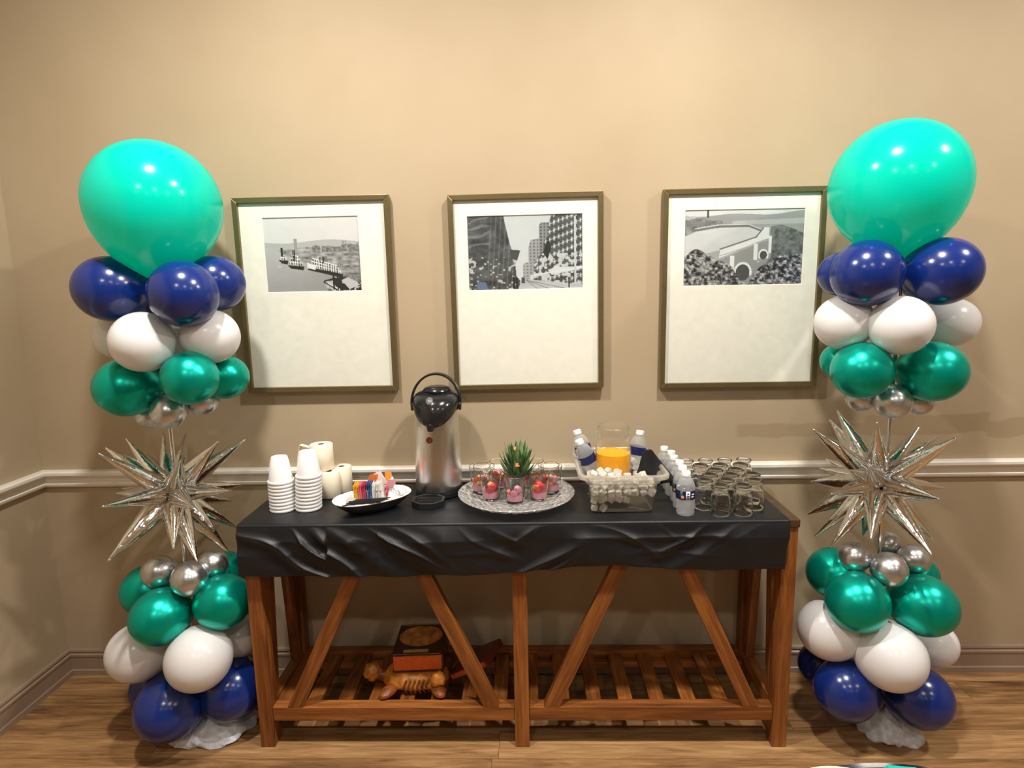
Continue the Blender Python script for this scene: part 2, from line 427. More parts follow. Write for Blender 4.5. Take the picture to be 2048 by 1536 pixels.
struct('baseboard_left', run_left(BASE, ROOM_B), 'base')
# ceiling downlights (out of the picture, they light the room)
def downlight(x, y, power):
    t = thing('ceiling_downlight', 'round white recessed downlight in the ceiling', 'ceiling lamp', (x, y, CEIL), 'recessed ceiling downlights')
    obj('trim_ring', MB().lathe([(.075, -.001), (.098, -.001), (.10, -.006), (.085, -.012), (.075, -.008)], 32, closed=True), 'trim', t, True, True)
    obj('lens', MB().lathe([(0, -.004), (.075, -.004), (.075, -.001), (0, -.001)], 32), 'lens', t, False, True)
    ld = bpy.data.lights.new('lamp_light', 'AREA'); ld.shape = 'DISK'; ld.size = .14; ld.energy = power; ld.color = LAMP_COL
    lo = bpy.data.objects.new('lamp_light', ld); COL.objects.link(lo); lo.parent = t; lo.location = (0, 0, -.016)
    return t
for l in LAMPS: downlight(*l)

# ------------------------------------------------------------------ console table
TZ = .830; TX0, TX1, TY0, TY1 = -.963, .878, -.422, -.045
LW = .05
tb = thing('console_table', 'long rustic pine console table with diagonal braces and slatted lower shelf', 'table', (-.04, -.235, 0))
obj('table_top', MB().box(TX0-.004, TX1+.002, TY0-.006, TY1+.004, TZ-.026, TZ), 'wood_top', tb, bevel=.002)
def board(name, x0, x1, y0, y1, z0, z1, m): return obj(name, MB().box(x0, x1, y0, y1, z0, z1), m, tb, bevel=.0025)
for x in (TX0, TX1-LW):
    for y in (TY0, TY1-LW):
        board('leg', x, x+LW, y, y+LW, 0, TZ-.026, 'wood_z')
MX = -.061
board('leg', MX, MX+LW, TY0, TY0+LW, 0, TZ-.026, 'wood_z')
for y, nm in ((TY0+.004, 'lower_rail'), (TY1-LW+.004, 'lower_rail')):
    for a, b in (((TX0+LW, MX), (MX+LW, TX1-LW)) if y < -.3 else ((TX0+LW, TX1-LW),)):
        board('lower_rail', a, b, y, y+.042, .100, .152, 'wood_x'); board('apron', a, b, y+.006, y+.036, TZ-.096, TZ-.026, 'wood_x')
for x in (TX0+.006, TX1-LW+.006):
    board('side_rail', x, x+.038, TY0+LW, TY1-LW, .100, .152, 'wood_y'); board('side_apron', x, x+.038, TY0+LW, TY1-LW, TZ-.096, TZ-.026, 'wood_y')
for y in (TY0+.055, TY1-.075): board('slat_ledger', TX0+LW, TX1-LW, y-.006, y+.018, .100, .124, 'wood_x')
sl = None
k = 0; xs = -.934+.02
for i in range(16):
    x = -.897+.1117*i
    if x+.05 > TX1-LW: break
    o = obj('shelf_slat', MB().box(-.026, .026, TY0+.047, TY1-.047, .1245, .140), 'wood_y', None, bevel=.002) if sl is None else bpy.data.objects.new('shelf_slat', sl)
    if sl is None: sl = o.data; 
    else:
        COL.objects.link(o); b = o.modifiers.new('bevel', 'BEVEL'); b.width = .002
    o.parent = tb; o.location = (x-tb.location.x, -tb.location.y, 0)
def brace(a, b, y, wdt=.05, dep=.032, ax='x'):
    a = Vector(a); b = Vector(b); d = b-a; L = d.length
    ang = math.atan2(d.x if ax == 'x' else d.y, d.z)
    # ends cut level with the rails
    t = abs(math.tan(ang))*math.copysign(1, ang)
    hw = wdt/2/math.cos(ang)
    if ax == 'x': poly = [(a.x-hw, a.z), (a.x+hw, a.z), (b.x+hw, b.z), (b.x-hw, b.z)]; vs = [(x, y, z) for x, z in poly]+[(x, y+dep, z) for x, z in poly]
    else: poly = [(a.y-hw, a.z), (a.y+hw, a.z), (b.y+hw, b.z), (b.y-hw, b.z)]; vs = [(y, x, z) for x, z in poly]+[(y+dep, x, z) for x, z in poly]
    mb = MB().add(vs, [(0, 1, 2, 3), (7, 6, 5, 4)]+[(i, (i+1) % 4, 4+(i+1) % 4, 4+i) for i in range(4)])
    # turn the mesh upright so the grain follows the brace
    c = (a+b)/2
    o = obj('brace', mb, 'wood_z', None, bevel=.002)
    R = Matrix.Rotation(ang, 4, 'Y' if ax == 'x' else 'X') if ax == 'x' else Matrix.Rotation(-ang, 4, 'X')
    c3 = Vector((c.x, y+dep/2, c.z)) if ax == 'x' else Vector((y+dep/2, c.y, c.z))
    o.data.transform(R.inverted() @ Matrix.Translation(-c3)); o.parent = tb
    o.matrix_basis = Matrix.Translation(c3-tb.location) @ R
    return o
for y in (TY0+.004,):
    zb, zt2 = .152, TZ-.096
    for (xb, xt) in ((-.832, -.555), (-.142, -.400), (.068, .328), (.752, .484)): brace((xb, 0, zb), (xt, 0, zt2), y)
for x in (TX0+.008, TX1-.042):
    brace((0, TY0+.078, .152), (0, TY0+.125, TZ-.096), x, .04, .03, 'y'); brace((0, TY1-.078, .152), (0, TY1-.125, TZ-.096), x, .04, .03, 'y')

# ------------------------------------------------------------------ tablecloth
def smooth_noise(U, V, fu, fv, seed):
    rg = np.random.default_rng(seed); n = 64; g = rg.random((n, n))
    x = U*fu % (n-1); y = V*fv % (n-1); xi = x.astype(int); yi = y.astype(int); fx = x-xi; fy = y-yi
    fx = fx*fx*(3-2*fx); fy = fy*fy*(3-2*fy)
    return (g[yi, xi]*(1-fx)+g[yi, xi+1]*fx)*(1-fy)+(g[yi+1, xi]*(1-fx)+g[yi+1, xi+1]*fx)*fy
def make_cloth():
    NX, NT_, NH = 420, 26, 64
    s = np.linspace(0, 1, NX)
    hem_x = np.array([-.954, -.7, -.437, -.2, -.017, .13, .282, .42, .6, .83]); hem_z = np.array([.660, .655, .653, .658, .668, .682, .690, .676, .667, .668])
    rows = []
    x0, x1 = TX0-.006, .842
    X = x0+(x1-x0)*s
    ztop = TZ+.003
    for j in range(NT_):
        t = j/(NT_-1); y = TY1+.0+(TY0-.006-TY1)*t
        n = smooth_noise(X*3+5, np.full(NX, y*9+3), 2.2, 1.6, 3)*.5+smooth_noise(X*9+5, np.full(NX, y*30+3), 2, 1.3, 4)*.25
        z = ztop+(.0018*n+.0016*smooth_noise(X*4+3, np.full(NX, y*60+5), 2.0, 1.0, 44))*min(1, (1-t)*6+.2)
        rows.append(np.stack([X, np.full(NX, y), z], 1))
    # turn over the edge then hang
    for j in range(1, 7):
        a = j/6*math.pi/2; r = .008
        rows.append(np.stack([X, np.full(NX, TY0-.006-r*math.sin(a)), np.full(NX, ztop-r+r*math.cos(a))], 1))
    yb = TY0-.014; zs = ztop-.008
    hz = np.interp(X, hem_x, hem_z)
    for j in range(1, NH+1):
        t = j/NH; zz = zs+(hz-zs)*t
        U = X; Vv = zz
        warp = (smooth_noise(U*3+2, Vv*5+1, 2, 1, 21)-.5)*.10
        d1 = U*.75+Vv*1.25+warp; d2 = U*.72-Vv*1.15-warp
        f1 = 1-np.abs(smooth_noise(d1*8+9, U*.9+4, 1.9, 1.2, 5)*2-1); f2 = 1-np.abs(smooth_noise(d2*8+30, U*.9+2, 1.8, 1.1, 8)*2-1)
        f3 = 1-np.abs(smooth_noise(U*5+3+warp*8, Vv*16+4, 1.6, 1.3, 15)*2-1)
        big = smooth_noise(d2*3+11, U*.5+7, 1.8, 1, 31)
        env = min(1, t*3.5)
        mk = smooth_noise(U*2+4, Vv*3+2, 2.2, 1.6, 61)-.5+(.05-U)*.9; wl = np.clip(.5+mk*1.6, 0, 1); wl = wl*wl*(3-2*wl)
        sc = smooth_noise(U*2+1, Vv*2+8, 2.6, 2.0, 77)
        disp = env*(.022*wl*f1**2.4*(.35+sc)+.022*(1-wl)*f2**2.4*(.35+sc)+.009*f3**2*(1.2-sc)+.010*big)*(1-.35*t)
        edge = (1-np.clip((U-.70)/.14, 0, 1)*t*.0)
        xx = X-.012*t*np.clip((X-.5)/.34, 0, 1)
        rows.append(np.stack([xx, yb-disp, zz], 1))
    return rows
mb = MB(); mb.grid(make_cloth())
clo = obj('tablecloth', mb, 'cloth', None, True, angle=180, solid=.0012)
recenter(clo, (-.06, -.24, TZ+.002)); tag(clo, 'wrinkled black cloth draped over the console table', 'tablecloth')
Z = TZ+.0055     # where things stand on the cloth

# ------------------------------------------------------------------ pictures
def raster(w, h): 
    u = (np.arange(w)+.5)/w; v = (np.arange(h)+.5)/h; return np.meshgrid(u, v)
def inpoly(U, V, P):
    ins = np.zeros(U.shape, bool); n = len(P)
    for i in range(n):
        x1, y1 = P[i]; x2, y2 = P[(i+1) % n]
        if y1 == y2: continue
        c = ((y1 > V) != (y2 > V)) & (U < (x2-x1)*(V-y1)/(y2-y1)+x1); ins ^= c
    return ins
def fbm(U, V, f, seed): return smooth_noise(U, V, f, f*.8, seed)*.5+smooth_noise(U, V, f*2.1, f*1.7, seed+1)*.3+smooth_noise(U, V, f*4.3, f*3.4, seed+2)*.2
def line(U, V, a, b, wd):
    ax, ay = a; bx, by = b; dx, dy = bx-ax, by-ay; t = np.clip(((U-ax)*dx+(V-ay)*dy)/(dx*dx+dy*dy), 0, 1)
    return np.hypot(U-ax-t*dx, (V-ay-t*dy)*.7) < wd
def print_river(w=220, h=168):
    U, V = raster(w, h); I = .74-.06*V+.02*fbm(U, V, 4, 1)
    m = V > .40; I[m] = (.60-.20*V+.05*np.cos(U*3)+.02*fbm(U, V*3, 6, 4))[m]
    m = (V > .33+.02*np.sin(U*7)) & (V < .40); I[m] = .55
    land = inpoly(U, V, [(.16, .44), (.45, .40), (1, .44), (1, 1), (.60, 1), (.80, .80), (.45, .62), (.3, .58)])
    I[land] = (.05+.62*fbm(U, V*2.2, 18, 7)+.45*(.62-V))[land]
    for x0, x1, t, s in ((.5, .58, .37, 5), (.6, .8, .375, 9), (.8, .9, .36, 11), (.88, 1.0, .355, 13)):
        m = (U > x0) & (U < x1) & (V > t+.03*smooth_noise(U, V*0, 30, 1, s)) & (V < .47); I[m] = (.16+.3*smooth_noise(U, V, 55, 40, s))[m]
    m = (np.abs(U-.333) < .017-.02*np.clip(.30-V, 0, 1)) & (V > .29) & (V < .46); I[m] = .42
    for x in (.82, .845): I[(np.abs(U-x) < .006) & (V > .325) & (V < .37)] = .35
    def boat(x0, x1, y, hgt, sl, sd):
        hull = inpoly(U, V, [(x0, y), (x1, y+sl), (x1-.01, y+sl+.05), (x0+.03, y+.045)]); I[hull] = .04
        for k in range(3):
            a = x0+.02+k*.015; b = x1-.02-k*.02; yy = y-.005-k*hgt/3
            d = inpoly(U, V, [(a, yy), (b, yy+sl), (b, yy+sl-hgt/3+.006), (a, yy-hgt/3+.006)])
            st = (np.sin(U*260) > -.1); I[d] = np.where(st, .72, .10)[d]
            I[line(U, V, (a, yy-hgt/3+.004), (b, yy+sl-hgt/3+.004), .004)] = .85
        for k in (.35, .45): I[(np.abs(U-(x0+(x1-x0)*k)) < .006) & (V > y-hgt*1.6+sl*.5) & (V < y-.4*hgt)] = .06
    boat(.15, .25, .56, .10, .01, 1); boat(.24, .41, .63, .13, .02, 2); boat(.45, .80, .66, .11, .10, 3)
    tri = inpoly(U, V, [(.44, .60), (.53, .65), (.52, .70), (.44, .67)]); I[tri] = .8
    big = inpoly(U, V, [(.60, .84), (.72, .80), (.85, .80), (1, .9), (1, 1), (.74, 1), (.62, .93)]); I[big] = (.05+.5*(fbm(U, V, 26, 20) > .55))[big]
    I[inpoly(U, V, [(.78, .84), (.85, .80), (.97, .90), (.86, .96)])] = .62; I[inpoly(U, V, [(.64, .86), (.76, .95), (.76, .98), (.63, .90)])] = .7
    for k in (.70, .745, .775): I[(np.abs(U-k) < .007) & (V > .78) & (V < .96)] = .05
    I[line(U, V, (.6, .86), (.78, 1), .006)] = .04; I[line(U, V, (.45, .69), (.80, .80), .007)] = .05
    return np.stack([I*1.02, I, I*1.02], 2)
def print_street(w=250, h=168):
    U, V = raster(w, h); I = .62+.06*V+.04*fbm(U, V, 3, 1)
    Lb = inpoly(U, V, [(0, 0), (.32, 0), (.33, .10), (.37, .38), (.385, .46), (.46, .47), (.43, .60), (.415, .62), (.42, .80), (.46, .88), (.43, 1), (0, 1)])
    st = np.sin((V*60+U*20)+4*smooth_noise(U, V, 9, 9, 2)); vt = np.sin(U*150+V*8)
    tex = .03+.22*fbm(U, V, 14, 9)+.10*(st > .6)*(V < .45)*(U < .2)+.08*(vt > .75)*(U > .18)
    I[Lb] = tex[Lb]
    I[Lb & (V > .55) & (smooth_noise(U, V, 44, 36, 6) > .74)] = .55
    m = inpoly(U, V, [(.37, .46), (.46, .47), (.43, .60), (.38, .58)]); I[m] = .12
    for P, c in (([(.62, .15), (.64, .12), (.72, .12), (.72, .7), (.62, .7)], .30), ([(.53, .42), (.55, .34), (.62, .32), (.62, .8), (.53, .8)], .38), ([(.48, .66), (.50, .63), (.54, .63), (.54, .85), (.48, .85)], .42)):
        m = inpoly(U, V, P); wn = (np.sin(U*210) > .2) & (np.sin(V*150) > 0); I[m] = (c+np.where(wn, -.14, .05))[m]
    Rb = inpoly(U, V, [(.71, .10), (.73, .0), (1, 0), (1, .93), (.56, .86), (.58, .62), (.65, .5), (.66, .35), (.70, .3)])
    sl = np.sin((V+U*.55)*62); vt = np.sin(U*170)
    tx = .05+.16*fbm(U, V, 16, 30)+.35*((vt > .45) & (sl > -.3))+.25*(sl > .88)
    I[Rb] = tx[Rb]
    m = Rb & (V > .52) & (smooth_noise(U, V, 40, 34, 16) > .6); I[m] = .62
    I[inpoly(U, V, [(.65, .5), (.70, .32), (.72, .45), (.69, .6)])] = .05
    I[inpoly(U, V, [(.70, .74), (.76, .68), (.80, .70), (.99, .69), (.99, .72), (.72, .80)])] = .70
    I[line(U, V, (.56, .80), (.99, .70), .005)] = .75
    stt = inpoly(U, V, [(.455, .86), (.52, .85), (1, .93), (1, 1), (.44, 1)]); I[stt] = (.50+.15*fbm(U*2, V*6, 9, 40))[stt]
    for a in (.62, .74, .9): I[stt & line(U, V, (.50, .86), (a, 1.0), .003)] = .28
    I[(np.abs(U-.925) < .008) & (V > .05) & (V < .93)] = .62
    for x in (.40, .425, .87): I[(np.abs(U-x) < .008) & (V > .83) & (V < .97)] = .03
    I[inpoly(U, V, [(.465, .82), (.49, .82), (.495, .90), (.465, .90)])] = .12
    for k in range(5): I[(np.abs(U-(.035+.004*k)) < .010) & (np.abs(V-(.90-.075*k)) < .014) & (np.sin(U*500) > -.2)] = .6
    B = np.stack([I*.97, I, I*1.04], 2); m = inpoly(U, V, [(.08, .86), (.16, .88), (.18, 1), (.09, 1)]); B[m] = (.20, .26, .38)
    return B
def print_dam(w=250, h=168):
    U, V = raster(w, h); I = .70+.05*fbm(U, V, 4, 1)
    hill = V > .085-.03*(U > .5)*(U-.5)*2+.015*np.sin(U*11); I[hill] = (.40+.18*np.abs(V-.15)+.05*fbm(U, V*4, 5, 3)+.1*(U < .1))[hill]
    m = (V > .16-.05*(U-.5)) & (V < .21) & (U > .4); I[m] = .55
    tl = (V > .10+.10*(U/.42)**2+.05*smooth_noise(U, V*0, 24, 1, 5)) & (U < .44) & (V < .34); I[tl] = (.12+.4*fbm(U, V, 20, 6))[tl]
    I[(np.abs(U-.20) < .008) & (V < .12)] = .12
    lake = inpoly(U, V, [(0, .36), (.1, .29), (.3, .245), (.55, .245), (.63, .30), (.60, .38), (.33, .52), (.1, .6), (0, .6)]); I[lake] = (.64+.05*fbm(U, V*3, 6, 8))[lake]
    for a, b in (((.1, .27), (.3, .225)), ((.3, .225), (.53, .225)), ((.53, .225), (.64, .29))): I[line(U, V, a, b, .008)] = .25; I[line(U, V, (a[0], a[1]-.018), (b[0], b[1]-.018), .005)] = .66
    rh = inpoly(U, V, [(.72, .24), (.80, .22), (.90, .27), (1, .34), (1, 1), (.6, 1), (.7, .6)]); I[rh] = (.07+.34*fbm(U, V, 34, 12))[rh]
    face = inpoly(U, V, [(.30, .66), (.70, .40), (.73, .42), (.73, .62), (.55, .98), (.38, .86)]); I[face] = .40
    road = inpoly(U, V, [(.31, .52), (.60, .375), (.66, .25), (.705, .25), (.705, .385), (.60, .44), (.42, .56), (.30, .63)]); I[road] = .78
    I[line(U, V, (.31, .515), (.60, .37), .006)] = .22; I[line(U, V, (.60, .37), (.655, .26), .006)] = .24
    I[line(U, V, (.31, .60), (.70, .41), .004)] = .5
    for c, R0, R1 in (((.500, .82), .075, .058), ((.665, .60), .042, .030)):
        d = np.hypot(U-c[0], (V-c[1])*.55)
        I[(d < R0) & (V < c[1]+.04)] = .82; I[(d < R1) & (V < c[1]+.10)] = .15
    for x, a, b, wd in ((.41, .60, .80, .018), (.60, .45, .66, .015), (.715, .36, .58, .013)): I[(np.abs(U-x) < wd) & (V > a) & (V < b)] = .80; 
    fg = (V > .62+.10*smooth_noise(U, V*0, 10, 1, 9)-.14*np.exp(-((U-.12)/.16)**2)+.26*np.exp(-((U-.52)/.09)**2)-.10*np.clip((U-.75)/.25, 0, 1)); tx = .05+1.5*np.clip(fbm(U, V, 46, 14)-.36, 0, .5)
    I[fg] = tx[fg]
    B = np.stack([I*.99, I*.99, I*1.02], 2); k = np.clip((U-.7)/.3, 0, 1)*np.clip((V-.4)/.4, 0, 1); B[..., 2] += .05*k
    return B
def print_mat(name):
    t = NT(name); a = t.n.new('ShaderNodeVertexColor'); a.layer_name = 'ink'
    t.set(Base_Color=a.outputs[0], Roughness=.6); return t.m
def picture(label, cl, img, win, key):
    # cl: frame outer corners in the photo TL TR BR BL, at the frame's front plane
    yf = -.033
    P = [py(*c, yf) for c in cl]
    x0 = (P[0].x+P[3].x)/2; x1 = (P[1].x+P[2].x)/2; z1 = (P[0].z+P[1].z)/2; z0 = (P[2].z+P[3].z)/2
    ang = math.atan2((P[1].z-P[0].z)+(P[2].z-P[3].z), (P[1].x-P[0].x)+(P[2].x-P[3].x))
    W_, H_ = x1-x0, z1-z0
    t = thing('framed_picture', label, 'picture', ((x0+x1)/2, 0, (z0+z1)/2))
    t.rotation_euler = (0, -ang, 0)
    fw = .0195; hw, hh = W_/2, H_/2; yb = -.006
    def rail(a, b, c, d):  # mitred trapezoid
        q = [a, b, c, d]; vs = [(x, yb, z) for x, z in q]+[(x, yf, z) for x, z in q]
        return MB().add(vs, [(0, 1, 2, 3), (7, 6, 5, 4)]+[(i, (i+1) % 4, 4+(i+1) % 4, 4+i) for i in range(4)])
    o_ = [(-hw, hh), (hw, hh), (hw, -hh), (-hw, -hh)]; i_ = [(-hw+fw, hh-fw), (hw-fw, hh-fw), (hw-fw, -hh+fw), (-hw+fw, -hh+fw)]
    for k in range(4):
        j = (k+1) % 4; obj('frame_rail', rail(o_[k], o_[j], i_[j], i_[k]), 'frame', t, local=True, bevel=.0018)
    obj('backing', MB().box(-hw+.008, hw-.008, -.010, -.004, -hh+.008, hh-.008), 'hole', t, local=True)
    # window in the mat
    WP = [py(*c, -.018) for c in win]
    cx, cz = (x0+x1)/2, (z0+z1)/2
    a0 = (WP[0].x+WP[3].x)/2-cx; a1 = (WP[1].x+WP[2].x)/2-cx; b1 = (WP[0].z+WP[1].z)/2-cz; b0 = (WP[2].z+WP[3].z)/2-cz
    ow, oh = hw-fw+.003, hh-fw+.003; m0, m1 = -.0205, -.0175
    O = [(-ow, oh), (ow, oh), (ow, -oh), (-ow, -oh)]; I_ = [(a0, b1), (a1, b1), (a1, b0), (a0, b0)]; I2 = [(a0+.002, b1-.002), (a1-.002, b1-.002), (a1-.002, b0+.002), (a0+.002, b0+.002)]
    vs = [(x, m0, z) for x, z in O]+[(x, m0, z) for x, z in I_]+[(x, m1, z) for x, z in I2]+[(x, m1, z) for x, z in O]; fs = []
    for k in range(4):
        j = (k+1) % 4; fs += [(k, j, 4+j, 4+k), (4+k, 4+j, 8+j, 8+k), (8+k, 8+j, 12+j, 12+k), (12+k, 12+j, j, k)]
    obj('mat_board', MB().add(vs, fs), 'mat', t, local=True)
    h, w_ = img.shape[:2]
    mbp = MB(); xs_ = np.linspace(a0-.004, a1+.004, w_); zs_ = np.linspace(b1+.004, b0-.004, h)
    mbp.grid([[(x, -.0165, z) for x in xs_] for z in zs_])
    po = obj('print', mbp, print_mat(key), t, local=True, label='black and white photograph print')
    at = po.data.color_attributes.new('ink', 'FLOAT_COLOR', 'POINT')
    c = np.ones((h*w_, 4), np.float32); c[:, :3] = np.clip(img.reshape(-1, 3), 0, 1)**1.4; at.data.foreach_set('color', c.ravel())
    obj('glass_pane', MB().box(-ow, ow, -.0245, -.0225, -oh, oh), 'pane', t, local=True)
    return t
picture('bronze framed photograph of paddle steamers on a river, nearest the left balloon column', ((457, 395), (777, 389), (795, 780), (500, 787)), print_river(), ((523, 434), (716, 433), (724, 583), (536, 584)), 'river_print')
picture('bronze framed photograph of a city street, middle of the three pictures', ((891, 390), (1209, 381), (1206, 775), (912, 781)), print_street(), ((934, 431), (1166, 428), (1166, 577), (938, 581)), 'street_print')
picture('bronze framed photograph of a dam with arches, beside the right balloon column', ((1328, 378), (1657, 371), (1633, 773), (1319, 777)), print_dam(), ((1370, 421), (1611, 415), (1603, 568), (1366, 573)), 'dam_print')

# ------------------------------------------------------------------ balloon columns
def balloon_profile(up=1.04, low=1.16, pw=.60):
    pts = []
    for k in range(0, 15):
        a = math.pi/2*k/14; pts.append((math.sin(a), up*math.cos(a)))
    for k in range(1, 17):
        s = math.sin(math.pi/2*k/16) if k < 16 else 1.; r = max(0, 1-s**1.95)**pw
        pts.append((max(r, .045), -low*s))
    pts += [(.035, -low-.02), (.06, -low-.045), (.055, -low-.08), (0.0, -low-.07)]
    pts[0] = (0, up)
    return pts
PROF = balloon_profile(); PROF_TOP = balloon_profile(1.0, 1.20, .66)
def balloon_mb(c, R, d, prof=PROF, seg=40):
    T_ = Matrix.Translation(c) @ frame_to(d) @ Matrix.Scale(R, 4)
    return MB().lathe(prof, seg, T_)
def spike_mb(a, b, r, seed):
    rg = random.Random(seed); a = Vector(a); b = Vector(b); L = (b-a).length
    seg = 12; st = [(0, .55), (.06, .8), (.14, 1.0), (.22, 1.0), (.45, .80), (.7, .50), (.9, .20), (.97, .12), (1.0, .08), (1.012, 0.01)]
    T_ = Matrix.Translation(a) @ frame_to(b-a) @ Matrix.Rotation(rg.random()*6, 4, 'Z')
    vs = []; fs = []
    for i, (t, q) in enumerate(st):
        for k in range(seg):
            an = 2*math.pi*k/seg; rr = r*q*(1+.16*math.cos(2*an)+rg.uniform(-.05, .05)*(1.6-t)); vs.append((rr*math.cos(an), rr*math.sin(an), t*L))
    for i in range(len(st)-1):
        for k in range(seg): l = (k+1) % seg; fs.append((i*seg+k, i*seg+l, (i+1)*seg+l, (i+1)*seg+k))
    fs += [tuple(range(seg-1, -1, -1)), tuple((len(st)-1)*seg+k for k in range(seg))]
    return MB().add(vs, fs, T_)
YC = -.305
def column(label, axis_px, top, rings, star_c, tips, base_px, side):
    ax = py(*axis_px, YC); ax = Vector((ax.x, YC, 0))
    t = thing('balloon_column', label, 'balloon column', (ax.x, YC, 0))
    tc = py(top[0], top[1], YC-.01); tR = px_size(top[2], tc)
    obj('pole', MB().lathe([(.007, .03), (.007, tc.z-tR*1.2)], 10, Matrix.Translation((ax.x, YC, 0))), 'chrome', t, True)
    tip = Vector((ax.x, YC, tc.z-tR*1.2))
    obj('top_balloon', balloon_mb(tc, tR, tc-tip, PROF_TOP, 64), 'teal', t, True, label='oversized round teal balloon')
    nm = dict(blue='navy_balloon', white_b='white_balloon', green_c='green_balloon', silver_c='small_silver_balloon')
    lb = dict(blue='pearly navy blue balloon', white_b='matte white balloon', green_c='metallic emerald balloon', silver_c='small chrome silver balloon')
    for u, v, b, dy, m in rings:
        c = py(u, v, YC+dy); R = px_size(b, c)
        d = Vector((c.x-ax.x, dy, 0)); 
        if d.length < .02: d = Vector((0, -1, 0))
        d.normalize(); d.z = .05
        obj(nm[m], balloon_mb(c, R, d), m, t, True, label=lb[m])
    # foil starburst
    sc_ = py(*star_c, YC-.012)
    hub = MB(); bm = bmesh.new(); bmesh.ops.create_icosphere(bm, subdivisions=3, radius=.042)
    rg = random.Random(side)
    hv = [v.co*(1+rg.uniform(-.28, .22)) + sc_ for v in bm.verts]; hf = [tuple(x.index for x in f.verts) for f in bm.faces]; bm.free()
    st = obj('foil_starburst', MB().add(hv, hf), 'foil', t, False, label='spiky silver foil starburst')
    RS = .278
    for i, (u, v, sgn, ln) in enumerate(tips):
        # the tip lies on its sight line at the spike's own length from the hub
        L = RS*ln; d = _ray(u, v).normalized(); oc = CAM-sc_; bq = oc.dot(d); q = oc.length_squared-L*L; disc = bq*bq-q
        tt = -bq+(sgn*math.sqrt(disc) if disc > 0 else 0); p = CAM+d*tt
        if p.y > -.055: p = py(u, v, -.055)
        dr = (p-sc_).normalized()
        obj('spike', spike_mb(sc_+dr*.022, p, .034, i+side*40), 'foil', st, True, angle=180)
    # weighted base wrapped in a thin plastic bag
    bmb = MB(); rows_ = []
    bc = Vector(base_px); n = 40
    for k, (rr, zz) in enumerate([(.0, .10), (.04, .095), (.075, .075), (.10, .05), (.118, .026), (.128, .012), (.126, .002), (.0, .002)]):
        row = []
        for a in range(n+1):
            an = 2*math.pi*(a % n)/n; f = 1+.07*math.sin(an*5+k*.9+side)+.045*math.sin(an*11-k*1.7)+.03*math.sin(an*17+k)
            row.append((bc.x+rr*f*math.cos(an)*(1.2 if side == 1 else .92), bc.y+rr*f*math.sin(an)*.95, max(.001, zz*(1+.16*math.sin(an*7+k*2.1)))))
        rows_.append(row)
    bmb.grid(rows_)
    obj('base_bag', bmb, 'bag', t, True, angle=60, label='thin white plastic bag around the base')
    return t
W_, G_, B_, S_ = 'white_b', 'green_c', 'blue', 'silver_c'
left_rings = [
    (222, 578, 65, -.06, B_), (367, 588, 66, -.12, B_), (430, 567, 55, .05, B_), (300, 575, 55, .10, B_),
    (286, 684, 60, -.12, W_), (421, 673, 54, -.03, W_), (238, 672, 46, .07, W_), (350, 670, 48, .10, W_),
    (254, 775, 58, -.06, G_), (380, 756, 54, -.11, G_), (450, 754, 44, .05, G_), (330, 760, 44, .10, G_),
    (338, 823, 35, -.05, S_), (300, 831, 26, .02, S_), (406, 802, 29, .03, S_),
    (318, 1143, 32, -.03, S_), (379, 1157, 35, -.08, S_), (426, 1128, 28, .0, S_),
    (297, 1180, 50, .03, G_), (322, 1233, 56, -.11, G_), (446, 1203, 54, -.06, G_), (452, 1142, 38, .07, G_),
    (278, 1304, 57, -.06, W_), (398, 1316, 63, -.13, W_), (475, 1274, 42, .04, W_),
    (342, 1412, 65, -.12, B_), (463, 1376, 62, -.04, B_), (308, 1378, 44, .06, B_), (420, 1360, 44, .09, B_)]
left_tips = [(198, 907, -1, 1), (212, 896, 1, 1.0), (252, 877, 1, .95), (327, 867, 1, 1), (372, 866, 1, 1), (436, 883, -1, .95), (490, 879, 1, 1.05),
    (483, 970, 1, .95), (461, 981, -1, .85), (465, 1002, 1, .9), (478, 1057, 1, 1), (455, 1101, -1, 1), (395, 1123, -1, 1), (347, 1097, -1, .85), (217, 1121, -1, 1.05),
    (205, 1013, -1, .98), (233, 986, 1, .9), (244, 977, 1, .95), (362, 920, -1, .95), (386, 1014, -1, .95), (290, 905, 1, .8), (420, 930, 1, .9)]
bl = pz(428, 1452, .0)
column('balloon column nearest the room corner, its big teal balloon overlapping the steamer picture', (352, 960), (310, 411, 124), left_rings, (345, 985), left_tips, (bl.x, bl.y, 0), 1)
right_rings = [
    (1734, 547, 66, -.10, B_), (1884, 543, 67, -.10, B_), (1685, 548, 44, .06, B_), (1850, 550, 50, .09, B_),
    (1688, 645, 54, -.04, W_), (1801, 651, 59, -.13, W_), (1902, 645, 48, .03, W_), (1790, 650, 46, .10, W_),
    (1724, 741, 57, -.10, G_), (1864, 743, 60, -.09, G_), (1682, 722, 37, .06, G_), (1850, 735, 44, .08, G_),
    (1786, 803, 35, -.08, S_), (1722, 795, 28, .0, S_), (1838, 802, 28, .0, S_),
    (1708, 1114, 30, -.03, S_), (1778, 1139, 34, -.09, S_), (1827, 1118, 29, -.02, S_), (1775, 1085, 24, .05, S_),
    (1668, 1146, 50, .02, G_), (1714, 1203, 59, -.11, G_), (1846, 1210, 60, -.10, G_), (1835, 1150, 38, .06, G_),
    (1660, 1259, 59, -.04, W_), (1780, 1312, 66, -.14, W_), (1864, 1287, 45, .02, W_), (1760, 1270, 46, .08, W_),
    (1693, 1378, 60, -.10, B_), (1836, 1393, 60, -.10, B_), (1645, 1330, 44, .05, B_), (1800, 1340, 46, .07, B_)]
